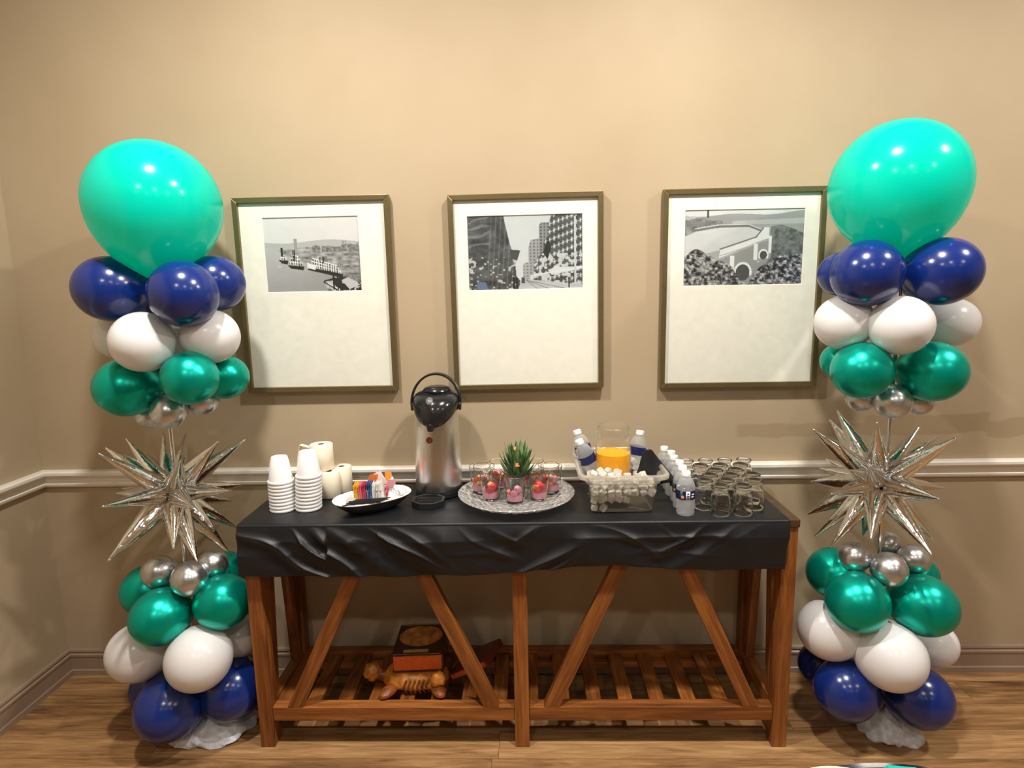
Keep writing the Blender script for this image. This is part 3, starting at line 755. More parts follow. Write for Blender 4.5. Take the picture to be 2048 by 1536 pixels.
right_tips = [(1675, 822, 1, 1.0), (1659, 839, 1, 1), (1627, 859, -1, 1), (1674, 883, -1, .9), (1652, 917, 1, .9), (1639, 936, 1, .9), (1622, 963, 1, .95), (1663, 988, -1, .9),
    (1616, 1028, 1, 1), (1630, 1072, 1, 1), (1662, 1093, -1, 1), (1726, 1070, 1, .8), (1742, 1078, -1, .95), (1866, 1078, 1, 1), (1863, 1109, -1, 1.05), (1878, 998, -1, .98),
    (1888, 977, 1, .95), (1911, 877, -1, 1.05), (1880, 871, 1, 1), (1839, 853, 1, .9), (1754, 845, -1, .9), (1700, 940, -1, .9), (1740, 935, -1, .95)]
br = pz(1768, 1447, 0)
column('balloon column standing to the right of the console table beside the dam picture', (1770, 960), (1795, 372, 125), right_rings, (1757, 965), right_tips, (br.x, br.y, 0), 2)

# ------------------------------------------------------------------ foam cups
def cup_mesh():
    h = .092; pr = [(.0, h), (.026, h), (.0275, h-.002), (.0295, h-.012), (.031, h-.014), (.041, .010), (.0445, .009), (.0455, .006), (.0455, .002), (.044, 0), (.0415, .001), (.0405, .010), (.0275, h-.017), (0, h-.017)]
    return MB().lathe(pr, 36)
cm = obj('foam_cup', cup_mesh(), 'foam', None, True, local=True, angle=50)
def stack(u, v, n, step, side, lean=0):
    p = pz(u, v, Z)
    for k in range(n):
        global cm_used
        o = cm if not cm_used else dup(cm, (0, 0, 0))
        cm_used = True; o.location = (p.x+lean*k+random.uniform(-.0005, .0005), p.y, Z+k*step)
        pos = 'bottom cup' if k == 0 else ('top cup' if k == n-1 else ORD[k]+' cup from the bottom')
        tag(o, f'upturned foam cup, {pos} of {side}', 'cup', 'stacked foam cups')
cm_used = False
stack(567, 1018, 9, .0125, 'shorter stack by table end')
stack(618, 1016, 10, .0130, 'taller stack beside paper rolls', .0009)

# ------------------------------------------------------------------ cream paper rolls
def paper_roll(loc, label, h, r, tail=False, rot=0):
    t = thing('paper_roll', label, 'paper roll', loc, 'cream paper rolls')
    t.rotation_euler = (0, 0, rot)
    obj('wound_paper', MB().lathe([(.0115, .001), (r-.003, 0), (r, .003), (r, h-.003), (r-.003, h), (.0115, h-.001)], 40, closed=True), 'roll', t, True, True, angle=50)
    obj('core', MB().lathe([(.0095, .0005), (.0115, .0005), (.0115, h-.001), (.0095, h-.001)], 24, closed=True), 'hole', t, True, True)
    if tail:
        P = []
        for k in range(22):
            a = k/21
            if a < .35: q = (-r+.006-.046*math.sin(a/.35*1.57)*.9, h*(.86+.12*math.sin(a/.35*1.57)))
            else:
                b = (a-.35)/.65; q = (-r-.0355-.012*math.sin(b*2.2), h*(.98-1.0*b))
            P.append([(q[0], y, max(q[1], .001)) for y in np.linspace(-.012, .012, 4)])
        mb = MB().grid(P); obj('loose_end', mb, 'roll', t, True, True, solid=.0012, angle=180)
    return t
p1 = pz(661, 992, Z); p2 = pz(684, 979, Z)
rh = .098
A1 = (p1.x, p1.y, Z); A2 = (p2.x+.008, p2.y-.012, Z); A3 = (p1.x-.075, p1.y+.045, Z)
paper_roll(A1, 'cream paper roll standing on the cloth in front, behind the taller cup stack', rh, .038)
paper_roll(A2, 'cream paper roll standing furthest back against the wall', rh, .037)
paper_roll(A3, 'cream paper roll hidden behind the cups, holding up the top roll', rh, .037)
paper_roll((p1.x-.030, p1.y+.022, Z+rh+.0005), 'cream paper roll with a loose curled end, lying on top of the others', rh, .042, True)

# ------------------------------------------------------------------ condiment bowl
bc = pz(745, 991, Z+.046); bowl = thing('oval_bowl', 'white oval bowl with charcoal outside holding sugar packets and creamers', 'bowl', (bc.x, bc.y, Z))
BA, BB, BROT, BH = .138, .086, math.radians(33), .047
bowl.rotation_euler = (0, 0, BROT)
def oval_rows(st, n=56):
    rows_ = []
    for s, z in st:
        row = []
        for a in range(n+1):
            an = 2*math.pi*(a % n)/n; e = 1.0/ (abs(math.cos(an))**2.3+abs(math.sin(an))**2.3)**(1/2.3)
            row.append((BA*s*e*math.cos(an), BB*s*e*math.sin(an), z))
        rows_.append(row)
    return rows_
obj('bowl_outside', MB().grid(oval_rows([(0.001, .0), (.55, .0), (.60, .003), (.72, .011), (.86, .026), (.975, BH-.004), (.985, BH-.003)])), 'ceramic_k', bowl, True, True, angle=60, label='charcoal outside of the bowl')
obj('bowl_inside', MB().grid(oval_rows([(.985, BH-.003), (1.0, BH-.002), (1.005, BH), (.985, BH+.002), (.94, BH-.003), (.88, .036), (.80, .024), (.6, .0175), (.001, .017)])), 'ceramic', bowl, True, True, angle=60, label='glossy white inside and rim')
RB = Matrix.Translation(bowl.location) @ Matrix.Rotation(BROT, 4, 'Z')
def inb(x, y, z): return RB @ Vector((x, y, z))
# wire caddy standing in the bowl, facing the room
cc = Vector((bc.x-.012, bc.y+.004, Z+.0180))
cad = thing('wire_caddy', 'small chrome wire caddy of sugar packets standing in the oval bowl', 'caddy', cc)
cw, cdp, ch = .050, .024, .052
def loop(z, n=6): return [(-cw, -cdp, z), (cw, -cdp, z), (cw, cdp, z), (-cw, cdp, z)]
for z in (.002, .020, ch): obj('wire_ring', MB().tube(loop(z), .0011, 6, True), 'wire', cad, True, True)
for i in range(9):
    x = -cw+.002+i*(2*cw-.004)/8
    obj('wire_upright', MB().tube([(x, -cdp, ch), (x, -cdp, .002), (x, cdp, .002), (x, cdp, ch)], .0009, 6), 'wire', cad, True, True)
def packet_mb(w_, h_, th=.0018):
    P = []
    for j in range(7):
        z = j/6; bul = th*math.sin(math.pi*z)+.0004
        P.append([(-w_/2, -bul, z*h_), (0, -bul*1.6, z*h_), (w_/2, -bul, z*h_), (w_/2, bul, z*h_), (0, bul*1.6, z*h_), (-w_/2, bul, z*h_), (-w_/2, -bul, z*h_)])
    m = MB().grid(P); m.f += [tuple(range(6)), tuple(6*7+i for i in range(6))]; return m
order = ['yellow']*3+['pink']*2+['red']*3+['blue']*4+['white']*6
nth = {}
for i, c in enumerate(order):
    nth[c] = nth.get(c, 0)+1
    x = -cw+.006+i*(2*cw-.010)/(len(order)-1)
    o = obj('sugar_packet', packet_mb(.038, .073+random.uniform(-.003, .005)), 'pk_'+c, None, True, True, angle=60)
    o.location = (cc.x+x, cc.y+random.uniform(-.003, .001), cc.z+.0045)
    o.rotation_euler = (random.uniform(-.03, .03), -.20+.16*i/len(order)+random.uniform(-.02, .02), math.radians(90)+random.uniform(-.06, .06))
    tot = order.count(c)
    tag(o, f'{c} sweetener packet in the wire caddy, {ORD[nth[c]-1]} of {tot} {c} ones from the left', 'packet', 'sweetener packets in the caddy')
# loose packets and tubs piled at the right end and behind
loose = [('orange', .005, .030, .074, .5, .3, 'orange packet leaning behind the white sweetener packets'), ('rose', .040, .030, .080, -.35, .9, 'rose packet sticking up highest behind the caddy'),
         ('white', .060, .035, .072, .2, -.6, 'white packet beside the rose one behind the caddy'), ('orange', .088, .030, .066, -.7, .5, 'orange packet at the right end of the oval bowl'),
         ('rose', .070, .012, .058, .9, .2, 'rose packet lying over the creamer tubs'), ('red', .055, -.002, .040, .5, 1.2, 'red packet wedged beside the wire caddy'),
         ('white', .092, .018, .052, -1.0, .3, 'white packet hanging over the far rim of the bowl')]
for c, x, y, z, r1, r2, lb in loose:
    o = obj('sugar_packet', packet_mb(.036, .052), 'pk_'+c, None, True, True, angle=60)
    o.location = inb(x*.9, y+.008, z-.010); o.rotation_euler = (r1*.6, r2*.7, BROT+r2); tag(o, lb, 'packet', 'loose packets in the oval bowl')
def creamer(x, y, z, rx, ry, lb):
    t = thing('creamer_tub', lb, 'creamer', inb(x, y, z), 'creamer tubs in the oval bowl'); t.rotation_euler = (rx, ry, random.random()*3)
    obj('tub', MB().lathe([(0, 0), (.0115, 0), (.013, .002), (.0155, .020), (.019, .0215), (.019, .0225), (0, .0225)], 24), 'creamer', t, True, True, angle=50)
    obj('lid', MB().lathe([(0, .0226), (.0188, .0226), (.0188, .0234), (0, .0234)], 24), 'foil_lid', t, False, True)
for a in [(.056, -.030, .030, .3, .9, 'creamer tub lying in front, right of the caddy'), (.080, -.018, .034, -.5, 1.1, 'creamer tub at the near right of the bowl'), (.100, .004, .036, 1.2, .3, 'creamer tub tipped against the right end of the bowl'),
          (-.080, -.004, .026, .3, -.5, 'creamer tub lying left of the yellow packets'), (-.058, .034, .030, .9, .4, 'creamer tub behind the yellow packets'), (.072, .026, .030, .2, .2, 'creamer tub under the loose packets')]: creamer(*a)
sp0 = pz(722, 1004, Z+BH+.004)
for i in range(11):
    L = .118-.003*abs(i-4)
    o = obj('stir_stick', MB().box(-L/2, L/2, -.0022, .0022, -.0009, .0009), 'black_m', None, local=True)
    o.location = (sp0.x+.004*i+random.uniform(-.004, .004), sp0.y-.020+.0048*i, Z+BH+.0036+.0019*(i % 3)); o.rotation_euler = (0, -.02, .14+random.uniform(-.10, .10))
    tag(o, 'thin black stir stick lying across the front rim of the oval bowl', 'stir stick', 'black stir sticks')

# ------------------------------------------------------------------ airpot
ap = Vector((py(876, 900, -.135).x, -.135, Z)); air = thing('airpot', 'brushed steel airpot with black pump lid and carry handle', 'airpot', ap)
RA = .084
obj('base_ring', MB().lathe([(0, 0), (RA, 0), (RA+.004, .004), (RA+.004, .022), (RA-.004, .026), (0, .026)], 56), 'black_m', air, True, True)
obj('steel_body', MB().lathe([(RA-.006, .024), (RA+.003, .026), (RA+.003, .06), (RA+.001, .16), (RA-.003, .26), (RA-.006, .325), (RA-.010, .334), (0, .334)], 64), 'steel', air, True, True)
def head():
    rows_ = []; n = 64
    for t, rs in ((0, .0), (0, .90), (.03, .97), (.12, 1.0), (.35, 1.03), (.6, .99), (.78, .90), (.90, .77), (.97, .62), (1.0, .45), (1.01, .01)):
        row = []
        for a in range(n+1):
            an = 2*math.pi*(a % n)/n; ff = max(0, -math.sin(an))**2.2
            zb = .326-.056*ff; zt_ = .392-.012*max(0, -math.sin(an)); r = (.0835+.019*ff*(1-.55*t))*rs
            row.append((r*math.cos(an), r*math.sin(an), zb+(zt_-zb)*t))
        rows_.append(row)
    return MB().grid(rows_)
obj('pump_head', head(), 'black', air, True, True, angle=180)
obj('collar', MB().lathe([(RA-.012, .318), (RA-.002, .320), (RA-.002, .345), (RA-.012, .350)], 56, closed=True), 'black', air, True, True)
obj('pump_lid', MB().lathe([(0, .010), (.030, .009), (.044, .004), (.050, -.004), (.048, -.010), (0, -.010)], 48, Matrix.Translation((.004, .006, .396)) @ Matrix.Rotation(.10, 4, 'X') @ Matrix.Diagonal((1.05, .8, 1, 1))), 'black', air, True, True)
obj('release_button', MB().lathe([(0, .004), (.010, .003), (.013, 0), (.012, -.004), (0, -.004)], 24, Matrix.Translation((-.012, -.078, .365)) @ Matrix.Rotation(.85, 4, 'X') @ Matrix.Diagonal((1.0, 1.25, 1, 1))), 'grey_btn', air, True, True)
obj('spout', MB().tube([(-.010, -.080, .280), (-.010, -.094, .274), (-.010, -.096, .258)], [.015, .014, .010], 16), 'black', air, True, True)
hp = [(-(RA+.004), 0, .318)]+[(-(RA+.006)*math.cos(a), .02*math.sin(a), .345+.105*math.sin(a)) for a in np.linspace(0, math.pi, 25)]+[(RA+.004, 0, .318)]
hm = MB()
sect = []
for i, p in enumerate(hp):
    p = Vector(p); a = Vector(hp[max(0, i-1)]); b = Vector(hp[min(len(hp)-1, i+1)]); d = (b-a).normalized(); nrm = Vector((0, 1, 0)); q = d.cross(nrm).normalized()
    w1 = .010+.006*math.sin(math.pi*i/(len(hp)-1)); t1 = .0042
    sect.append([p+nrm*w1*x+q*t1*y for x, y in ((-1, -.6), (-.8, -1), (.8, -1), (1, -.6), (1, .6), (.8, 1), (-.8, 1), (-1, .6), (-1, -.6))])
hm.grid(sect)
obj('carry_handle', hm, 'black', air, True, True, angle=60)
for s in (-1, 1): obj('handle_pivot', MB().lathe([(0, -.006), (.014, -.006), (.016, 0), (.014, .006), (0, .006)], 20, Matrix.Translation((s*(RA+.001), 0, .335)) @ Matrix.Rotation(math.pi/2, 4, 'Y')), 'black', air, True, True)
th = math.radians(-102); rz = RA-.002
obj('round_sticker', MB().lathe([(0, .0), (.0125, .0), (.0125, .0012), (0, .0012)], 24, Matrix.Translation((rz*math.cos(th), rz*math.sin(th), .222)) @ frame_to((math.cos(th), math.sin(th), .02))), 'red_dot', air, False, True, label='small round dark red sticker')
# drip tray
dp = pz(857, 1004, Z+.01); dt = thing('drip_tray', 'small black eight-sided drip tray in front of the airpot', 'drip tray', (dp.x, dp.y, Z))
oc8 = [(.060*math.cos(a)*(1), .056*math.sin(a)) for a in [math.pi/8+k*math.pi/4 for k in range(8)]]
oi8 = [(x*.88, y*.88) for x, y in oc8]
vs = [(x, y, 0) for x, y in oc8]+[(x*1.02, y*1.02, .022) for x, y in oc8]+[(x, y, .022) for x, y in oi8]+[(x, y, .012) for x, y in oi8]
fs = [tuple(range(7, -1, -1)), tuple(range(24, 32))]
for k in range(8):
    j = (k+1) % 8
    for a in (0, 8, 16): fs.append((a+k, a+j, a+8+j, a+8+k))
obj('tray', MB().add(vs, fs), 'black_m', dt, local=True, bevel=.001)
for k in range(8):
    y = -.042+k*.012; L = .050-max(0, abs(y)-.022)*1.0
    obj('grille_bar', MB().box(-L, L, y-.002, y+.002, .012, .021), 'black', dt, local=True)

# ------------------------------------------------------------------ fruit platter
pc = Vector((-.045, -.232, Z)); PR = .208
plt = obj('glass_platter', MB(), 'glass_thick', None, local=True) if False else None
def platter():
    n = 72; rows_ = []
    for k, (r, z) in enumerate([(.001, .004), (.10, .004), (.13, .006), (.16, .012), (.185, .020), (.200, .028), (PR, .033), (PR+.001, .035), (PR-.002, .037), (.195, .032), (.18, .024), (.155, .016), (.13, .010), (.10, .008), (.001, .008)]):
        row = []
        for a in range(n+1):
            an = 2*math.pi*(a % n)/n; ripple = .0022*math.cos(an*30)*(1 if .12 < r < .205 else 0)*(1 if k < 7 else -1)
            row.append((r*math.cos(an), r*math.sin(an), z+ripple))
        rows_.append(row)
    return MB().grid(rows_)
def platter_mat():
    t = NT('pressed_glass_platter'); vec = t.coords(); v = t.n.new('ShaderNodeTexVoronoi'); v.inputs['Scale'].default_value = 70; t.link(vec, v.inputs['Vector'])
    t.set(Base_Color=t.ramp(v.outputs['Distance'], [(.05, (.34, .33, .31, 1)), (.55, (.97, .96, .94, 1))]), Roughness=.12, Metallic=.55, Transmission_Weight=.0)
    tr = t.n.new('ShaderNodeBsdfTransparent'); mx = t.n.new('ShaderNodeMixShader'); mx.inputs[0].default_value = .42
    t.link(t.p.outputs[0], mx.inputs[1]); t.link(tr.outputs[0], mx.inputs[2]); t.link(mx.outputs[0], t.o.inputs[0])
    t.bump(v.outputs['Distance'], 1.0, .012); return t.m
M['platter'] = platter_mat()
plt = obj('glass_platter', platter(), 'platter', None, True, True, angle=60); plt.location = pc
tag(plt, 'round patterned silvery glass platter carrying the fruit cups', 'platter')
GH = .098
def tumbler_mb(h=GH, rb=.029, rt=.040, th=.0022):
    lp = lambda k, o: (rb+(rt-rb)*k-o, .002+(h-.003)*k)
    outer_ = [lp(k, 0) for k in (0, .02, .25, .5, .75, .98, 1)]; inner_ = [lp(k, th) for k in (1, .98, .75, .5, .25, .08, .06)]
    return MB().lathe([(0, 0), (rb-.008, 0), (rb-.002, 0)]+outer_+[(rt-th/2, h)]+inner_+[(rb-th-.004, .006), (0, .006)], 40)
def rock(r, seed, sub=2):
    bm = bmesh.new(); bmesh.ops.create_icosphere(bm, subdivisions=sub, radius=r); rg = random.Random(seed)
    for v in bm.verts: v.co *= 1+rg.uniform(-.18, .15)
    m = MB().add([tuple(v.co) for v in bm.verts], [tuple(x.index for x in f.verts) for f in bm.faces]); bm.free(); return m
def moved(mb, off):
    m = MB(); m.v = [(p[0]+off[0], p[1]+off[1], p[2]+off[2]) for p in mb.v]; m.f = list(mb.f); return m
def chunk(s, seed):
    rg = random.Random(seed); T_ = Matrix.Rotation(rg.uniform(-.5, .5), 4, 'X') @ Matrix.Rotation(rg.uniform(0, 3), 4, 'Z')
    return MB().box(-s, s, -s*.8, s*.8, -s*.6, s*.6, T_)
def fruit_cup(i, px, label, mixl, seed):
    t = thing('fruit_cup', label, 'dessert cup', px, 'fruit cups on the platter')
    obj('tumbler', tumbler_mb(), 'glass_cut', t, True, True, angle=35)
    obj('yogurt', MB().lathe([(0, .0075), (.0262, .0075), (.0285, .024), (.027, .028), (.014, .031), (0, .029)], 28), 'yogurt', t, True, True)
    rg = random.Random(seed); n = 0
    for m in mixl:
        a = rg.uniform(0, 6.28) if n else -1.4; r = rg.uniform(.008, .019) if n < 7 else .003
        a = n*2.399-1.75; r = rg.uniform(.013, .019); z = .036+.013*(n//3)+rg.uniform(-.003, .003)
        off = (r*math.cos(a), r*math.sin(a), z)
        if m == 's': obj('strawberry_piece', moved(rock(.0135, seed+n), off), 'strawberry', t, True, True, angle=60)
        elif m == 'p': obj('pineapple_chunk', moved(chunk(.0105, seed+n), off), 'pineapple', t, local=True, bevel=.0012)
        elif m == 'm': obj('melon_chunk', moved(chunk(.0105, seed+n), off), 'melon', t, local=True, bevel=.0012)
        elif m == 'y': obj('yogurt_dollop', moved(rock(.014, seed+n, 2), off), 'yogurt', t, True, True, angle=180)
        else: obj('blueberry', moved(rock(.006, seed+n), off), 'blueberry', t, True, True, angle=180)
        n += 1
    return t
zp = Z+.0105
ring = [(982, 997, 'front left fruit cup with red strawberry over pink yogurt', 'ssysmb'), (1030, 1003, 'fruit cup at the very front of the platter topped with pale pink yogurt and berries', 'ypmybb'), (1078, 997, 'front right fruit cup heaped with cut strawberries', 'sspssm'),
        (957, 985, 'fruit cup at the left edge of the platter with yellow pineapple and strawberry', 'psmyps'), (1103, 985, 'fruit cup at the right edge of the platter with orange melon and dark berries', 'mbsymb')]
for i, (u, v, lb, mx) in enumerate(ring):
    p = pz(u, v, zp); d = Vector((p.x-pc.x, p.y-pc.y)); 
    if d.length > .145: d *= .145/d.length
    fruit_cup(i, (pc.x+d.x, pc.y+d.y, zp+max(0, (d.length-.10))*.14), lb, mx, 100+i*13)
for i, (a, lb, mx) in enumerate(((152, 'back left fruit cup behind the pineapple crown', 'smspyb'), (118, 'fruit cup behind the pineapple crown on the airpot side', 'msppys'), (62, 'fruit cup behind the pineapple crown on the ice bin side', 'ppsmby'), (28, 'back right fruit cup full of yellow pineapple', 'pppmps'))):
    a = math.radians(a); r = .135; fruit_cup(5+i, (pc.x+r*math.cos(a), pc.y+r*math.sin(a), zp+.004), lb, mx, 300+i*17)
# pineapple crown in a tumbler
cg = Vector((pc.x+.006, pc.y+.012, zp)); cgl = thing('tumbler', 'clear tumbler holding the pineapple crown in the middle of the platter', 'glass', cg)
obj('glass_wall', tumbler_mb(.092, .036, .048), 'glass_cut', cgl, True, True, angle=35)
cr = thing('pineapple_crown', 'spiky green pineapple crown standing in the middle tumbler', 'pineapple crown', cg+Vector((0, 0, .008)))
obj('crown_core', MB().lathe([(0, 0), (.022, 0), (.026, .02), (.022, .07), (.010, .10), (0, .105)], 20), 'leaf', cr, True, True)
rg = random.Random(5)
for i in range(46):
    a = i*2.399; lev = i/45; z0 = .045+.055*lev; tilt = 1.12-.92*lev+rg.uniform(-.14, .14); L = (.078+.026*math.sin(lev*2.6))*rg.uniform(.82, 1.12); wd = .0150*rg.uniform(.8, 1.15)
    P = []
    for k in range(8):
        s = k/7; rr = .014+L*s*math.sin(tilt*(1-.25*s)); zz = z0+L*s*math.cos(tilt*(1-.25*s)); ww = wd*(1-s**1.6)*(.75+.5*s)+.0003; cup = .35*ww
        ca, sa = math.cos(a), math.sin(a); f = lambda t, dz: (rr*ca-t*sa, rr*sa+t*ca, zz+dz)
        P.append([f(-ww, cup), f(0, 0), f(ww, cup)])
    obj('leaf', MB().grid(P), 'leaf' if i % 3 else 'leaf2', cr, True, True, solid=.0008, angle=180)
for i, (u, v, dy) in enumerate(((1031, 899, -.012), (1034, 930, -.046))):
    o = obj('melon_garnish', chunk(.009, 70+i), 'melon', cr, local=True, bevel=.001); q = py(u, v, cg.y+dy); o.location = q-cr.location; o['label'] = 'orange fruit piece stuck among the leaves'

# ------------------------------------------------------------------ ice bin
bx0, bx1, by0, by1, bh = .196, .436, -.382, -.062, .142
binp = Vector(((bx0+bx1)/2, (by0+by1)/2, Z)); ib = thing('ice_bin', 'clear plastic food pan full of ice with a wide rim', 'ice bin', binp)
def rrect(hx, hy, r, n=6):
    P = []
    for cx, cy, a0 in ((hx-r, hy-r, 0), (-hx+r, hy-r, 90), (-hx+r, -hy+r, 180), (hx-r, -hy+r, 270)):
        for k in range(n+1): a = math.radians(a0+90*k/n); P.append((cx+r*math.cos(a), cy+r*math.sin(a)))
    return P
hx, hy = (bx1-bx0)/2, (by1-by0)/2
rows_ = []
for ex, z, r in ((-.085, .0006, .01), (-.026, .0006, .02), (-.018, .004, .024), (-.014, .012, .026), (-.004, .098, .03), (.004, .104, .032), (.010, .118, .034), (.022, .122, .036), (.030, .126, .040), (.031, .138, .040), (.028, bh, .040), (.020, bh, .036), (.014, .134, .034)):
    q = rrect(hx+ex, hy+ex*.9, max(.004, r)); rows_.append([(x, y, z) for x, y in q]+[(q[0][0], q[0][1], z)])
bm_ = MB().grid(rows_[:6]); n_ = len(rows_[0])-1; bm_.f.append(tuple(range(n_)))
obj('pan', bm_, 'plastic_clear', ib, True, True, solid=.0022, angle=50)
obj('rim', MB().grid(rows_[5:]), 'plastic_rim', ib, True, True, solid=.0024, angle=50)
# ice cubes
s = .0118
def cube_mesh():
    m = MB(); P = []
    m.box(-s, s, -s, s, -s, s); return m
cube0 = None; cnt = 0
rg = random.Random(3)
carafe_c = Vector((py(1226, 930, -.215).x, -.215))
for kz in range(5):
    for ky in range(11):
        for kx in range(8):
            x = bx0+.026+kx*.0272+rg.uniform(-.003, .003); y = by0+.026+ky*.0272+rg.uniform(-.003, .003); z = Z+.018+kz*.0262+rg.uniform(-.003, .003)
            if x > bx1-.020 or y > by1-.020: continue
            # the heap slopes: the near right bottom is empty
            fx = (x-bx0)/(bx1-bx0); fy = (y-by0)/(by1-by0)
            if fy < .5 and (z-Z) < .012+.062*max(0, fx-.22)/.78: continue
            if (Vector((x, y))-carafe_c).length < .066+.019: continue
            if kz == 0 and fy > .15: continue
            if kz == 4 and rg.random() < .55: continue
            if kz < 3 and fy > .3: continue
            if cube0 is None:
                o = cube0 = obj('ice_cube', cube_mesh(), 'ice', None, local=True, bevel=.004)
            else: o = dup(cube0, (0, 0, 0))
            o.location = (x, y, z); o.rotation_euler = (rg.uniform(-.6, .6), rg.uniform(-.6, .6), rg.uniform(0, 1.5)); sc = rg.uniform(.86, 1.04); o.scale = (sc, sc, sc)
            tag(o, 'cloudy ice cube heaped in the clear plastic pan', 'ice cube', 'ice cubes in the pan'); cnt += 1
# juice carafe
cj = Vector((carafe_c.x, carafe_c.y, Z+.024)); ca = thing('juice_carafe', 'wide-mouthed clear carafe of orange juice standing in the ice', 'carafe', cj)
HJ = .245; RJ = .062
outer = [(0, 0), (RJ-.006, 0), (RJ, .006), (RJ+.002, .05), (RJ+.002, .140), (RJ, .165), (RJ-.006, .180), (RJ-.008, .190), (RJ-.004, .205), (RJ-.002, .225), (RJ-.004, .238), (RJ-.010, HJ)]
inner = [(RJ-.013, HJ), (RJ-.0065, .237), (RJ-.0045, .225), (RJ-.0065, .205), (RJ-.0105, .190), (RJ-.0085, .180), (RJ-.0025, .165), (RJ-.0005, .140), (RJ-.0005, .05), (RJ-.003, .008), (0, .005)]
obj('carafe_wall', MB().lathe(outer+inner, 48), 'glass', ca, True, True, angle=60)
obj('juice', MB().lathe([(0, .006), (RJ-.004, .009), (RJ-.0012, .05), (RJ-.0012, .139), (RJ-.0015, .146), (0, .146)], 48), 'juice', ca, True, True, angle=50)
obj('lid', MB().lathe([(0, HJ+.002), (RJ-.016, HJ+.002), (RJ-.006, HJ+.004), (RJ-.006, HJ-.004), (RJ-.014, HJ-.010), (0, HJ-.006)], 48), 'plastic_clear', ca, True, True, angle=50)
# bottles
def bottle_parts(t):
    H = .148
    obj('bottle_body', MB().lathe([(0, .003), (.022, 0), (.028, .003), (.030, .010), (.0285, .018), (.0305, .026), (.0290, .034), (.0305, .042), (.0295, .050), (.0310, .056), (.0310, .090), (.0295, .100), (.024, .116), (.016, .126), (.0125, .130), (.0125, .136), (0, .136)], 32), 'pet', t, True, True, angle=60)
    obj('cap', MB().lathe([(0, H), (.0135, H), (.0148, H-.002), (.0150, H-.015), (.0135, H-.016), (0, H-.016)], 28), 'cap', t, True, True, angle=50)
    lb = obj('label_band', MB().lathe([(.0312, .058), (.0316, .058), (.0316, .088), (.0312, .088)], 40, closed=True), 'label_navy', t, True, True, angle=50, label='navy blue label band')
    def patch(a0, a1, z0, z1, r=.0319):
        A = np.radians(np.linspace(a0, a1, 8)); return MB().grid([[(r*math.cos(a), r*math.sin(a), z) for a in A] for z in (z0, z1)])
    obj('label_stripe', patch(-102, -78, .0585, .0875), 'label_white', lb, True, True, solid=.0002, angle=180)
    for z0, z1 in ((.062, .066), (.070, .074), (.078, .082)): obj('label_mark', patch(-96, -84, z0, z1, .0322), 'label_navy', lb, True, True, solid=.0002, angle=180)
    obj('label_panel', patch(-138, -122, .0585, .0875), 'label_green', lb, True, True, solid=.0002, angle=180)
    obj('label_peach', MB().lathe([(0, 0), (.0055, 0), (.0055, .0004), (0, .0004)], 16, Matrix.Translation((.0319*math.cos(math.radians(-122)), .0319*math.sin(math.radians(-122)), .068)) @ frame_to((math.cos(math.radians(-122)), math.sin(math.radians(-122)), 0))), 'label_coral', lb, False, True)
    for z0, z1, a0, a1 in ((.066, .070, -70, -52), (.074, .079, -68, -48)): obj('label_lettering', patch(a0, a1, z0, z1), 'label_white', lb, True, True, solid=.0002, angle=180)
bt = [(.508, -.379), (.524, -.317), (.530, -.254), (.526, -.191), (.532, -.128), (.520, -.067)]
b0 = None
for i, (x, y) in enumerate(bt):
    lb = 'small water bottle with navy label at the front of the row beside the glasses' if i == 0 else ('small water bottle at the wall end of the row beside the ice bin' if i == 5 else f'small water bottle, {ORD[i]} from the front of the row beside the ice bin')
    loc = (x+.012 if i == 0 else x, y, Z)
    if b0 is None: b0 = thing('water_bottle', lb, 'bottle', loc, 'water bottles'); bottle_parts(b0)
    else: dup(b0, loc, lb, rot=(0, 0, random.uniform(-.8, .8)))
def tilt_bottle(cap_uv, y, lean, lb, turn):
    top = py(*cap_uv, y); d = Vector(lean).normalized(); base = top-d*.148
    dup(b0, base, lb, rot=(frame_to(d) @ Matrix.Rotation(turn, 4, 'Z')).to_euler())
tilt_bottle((1153, 860), -.105, (-.32, .10, .95), 'water bottle leaning back in the ice at the left rear corner of the pan', .3)
tilt_bottle((1157, 880), -.205, (-.42, -.06, .9), 'water bottle leaning outward in the ice left of the juice', -.3)
tilt_bottle((1281, 861), -.115, (.16, .08, .98), 'water bottle standing in the ice behind and right of the juice', .2)
# black napkin hanging on the rim of the pan
nk = []
ctr = py(1303, 935, -.27)
for j in range(26):
    t = j/25; row = []
    for i in range(23):
        s_ = i/22*2-1
        wd = .022+.034*t**.8; arch = math.sqrt(max(0, 1-s_*s_*.96))
        z = ctr.z+.070-.130*t+.036*(arch-1)*(1-t)+.016*t*max(0, s_)
        x = ctr.x+s_*wd+.030*t*max(0, s_)-.012*(1-t)
        y = ctr.y-.026*math.cos(s_*1.5)*(.5+.6*t)+.006*math.sin(s_*9+t*4)*t
        row.append((x, y, z))
    nk.append(row)
nko = obj('black_napkin', MB().grid(nk), 'napkin_black', None, True, solid=.008, angle=180)
recenter(nko, ctr-Vector((0, 0, .06))); tag(nko, 'folded black cloth napkin propped in the ice at the right of the pan', 'napkin')

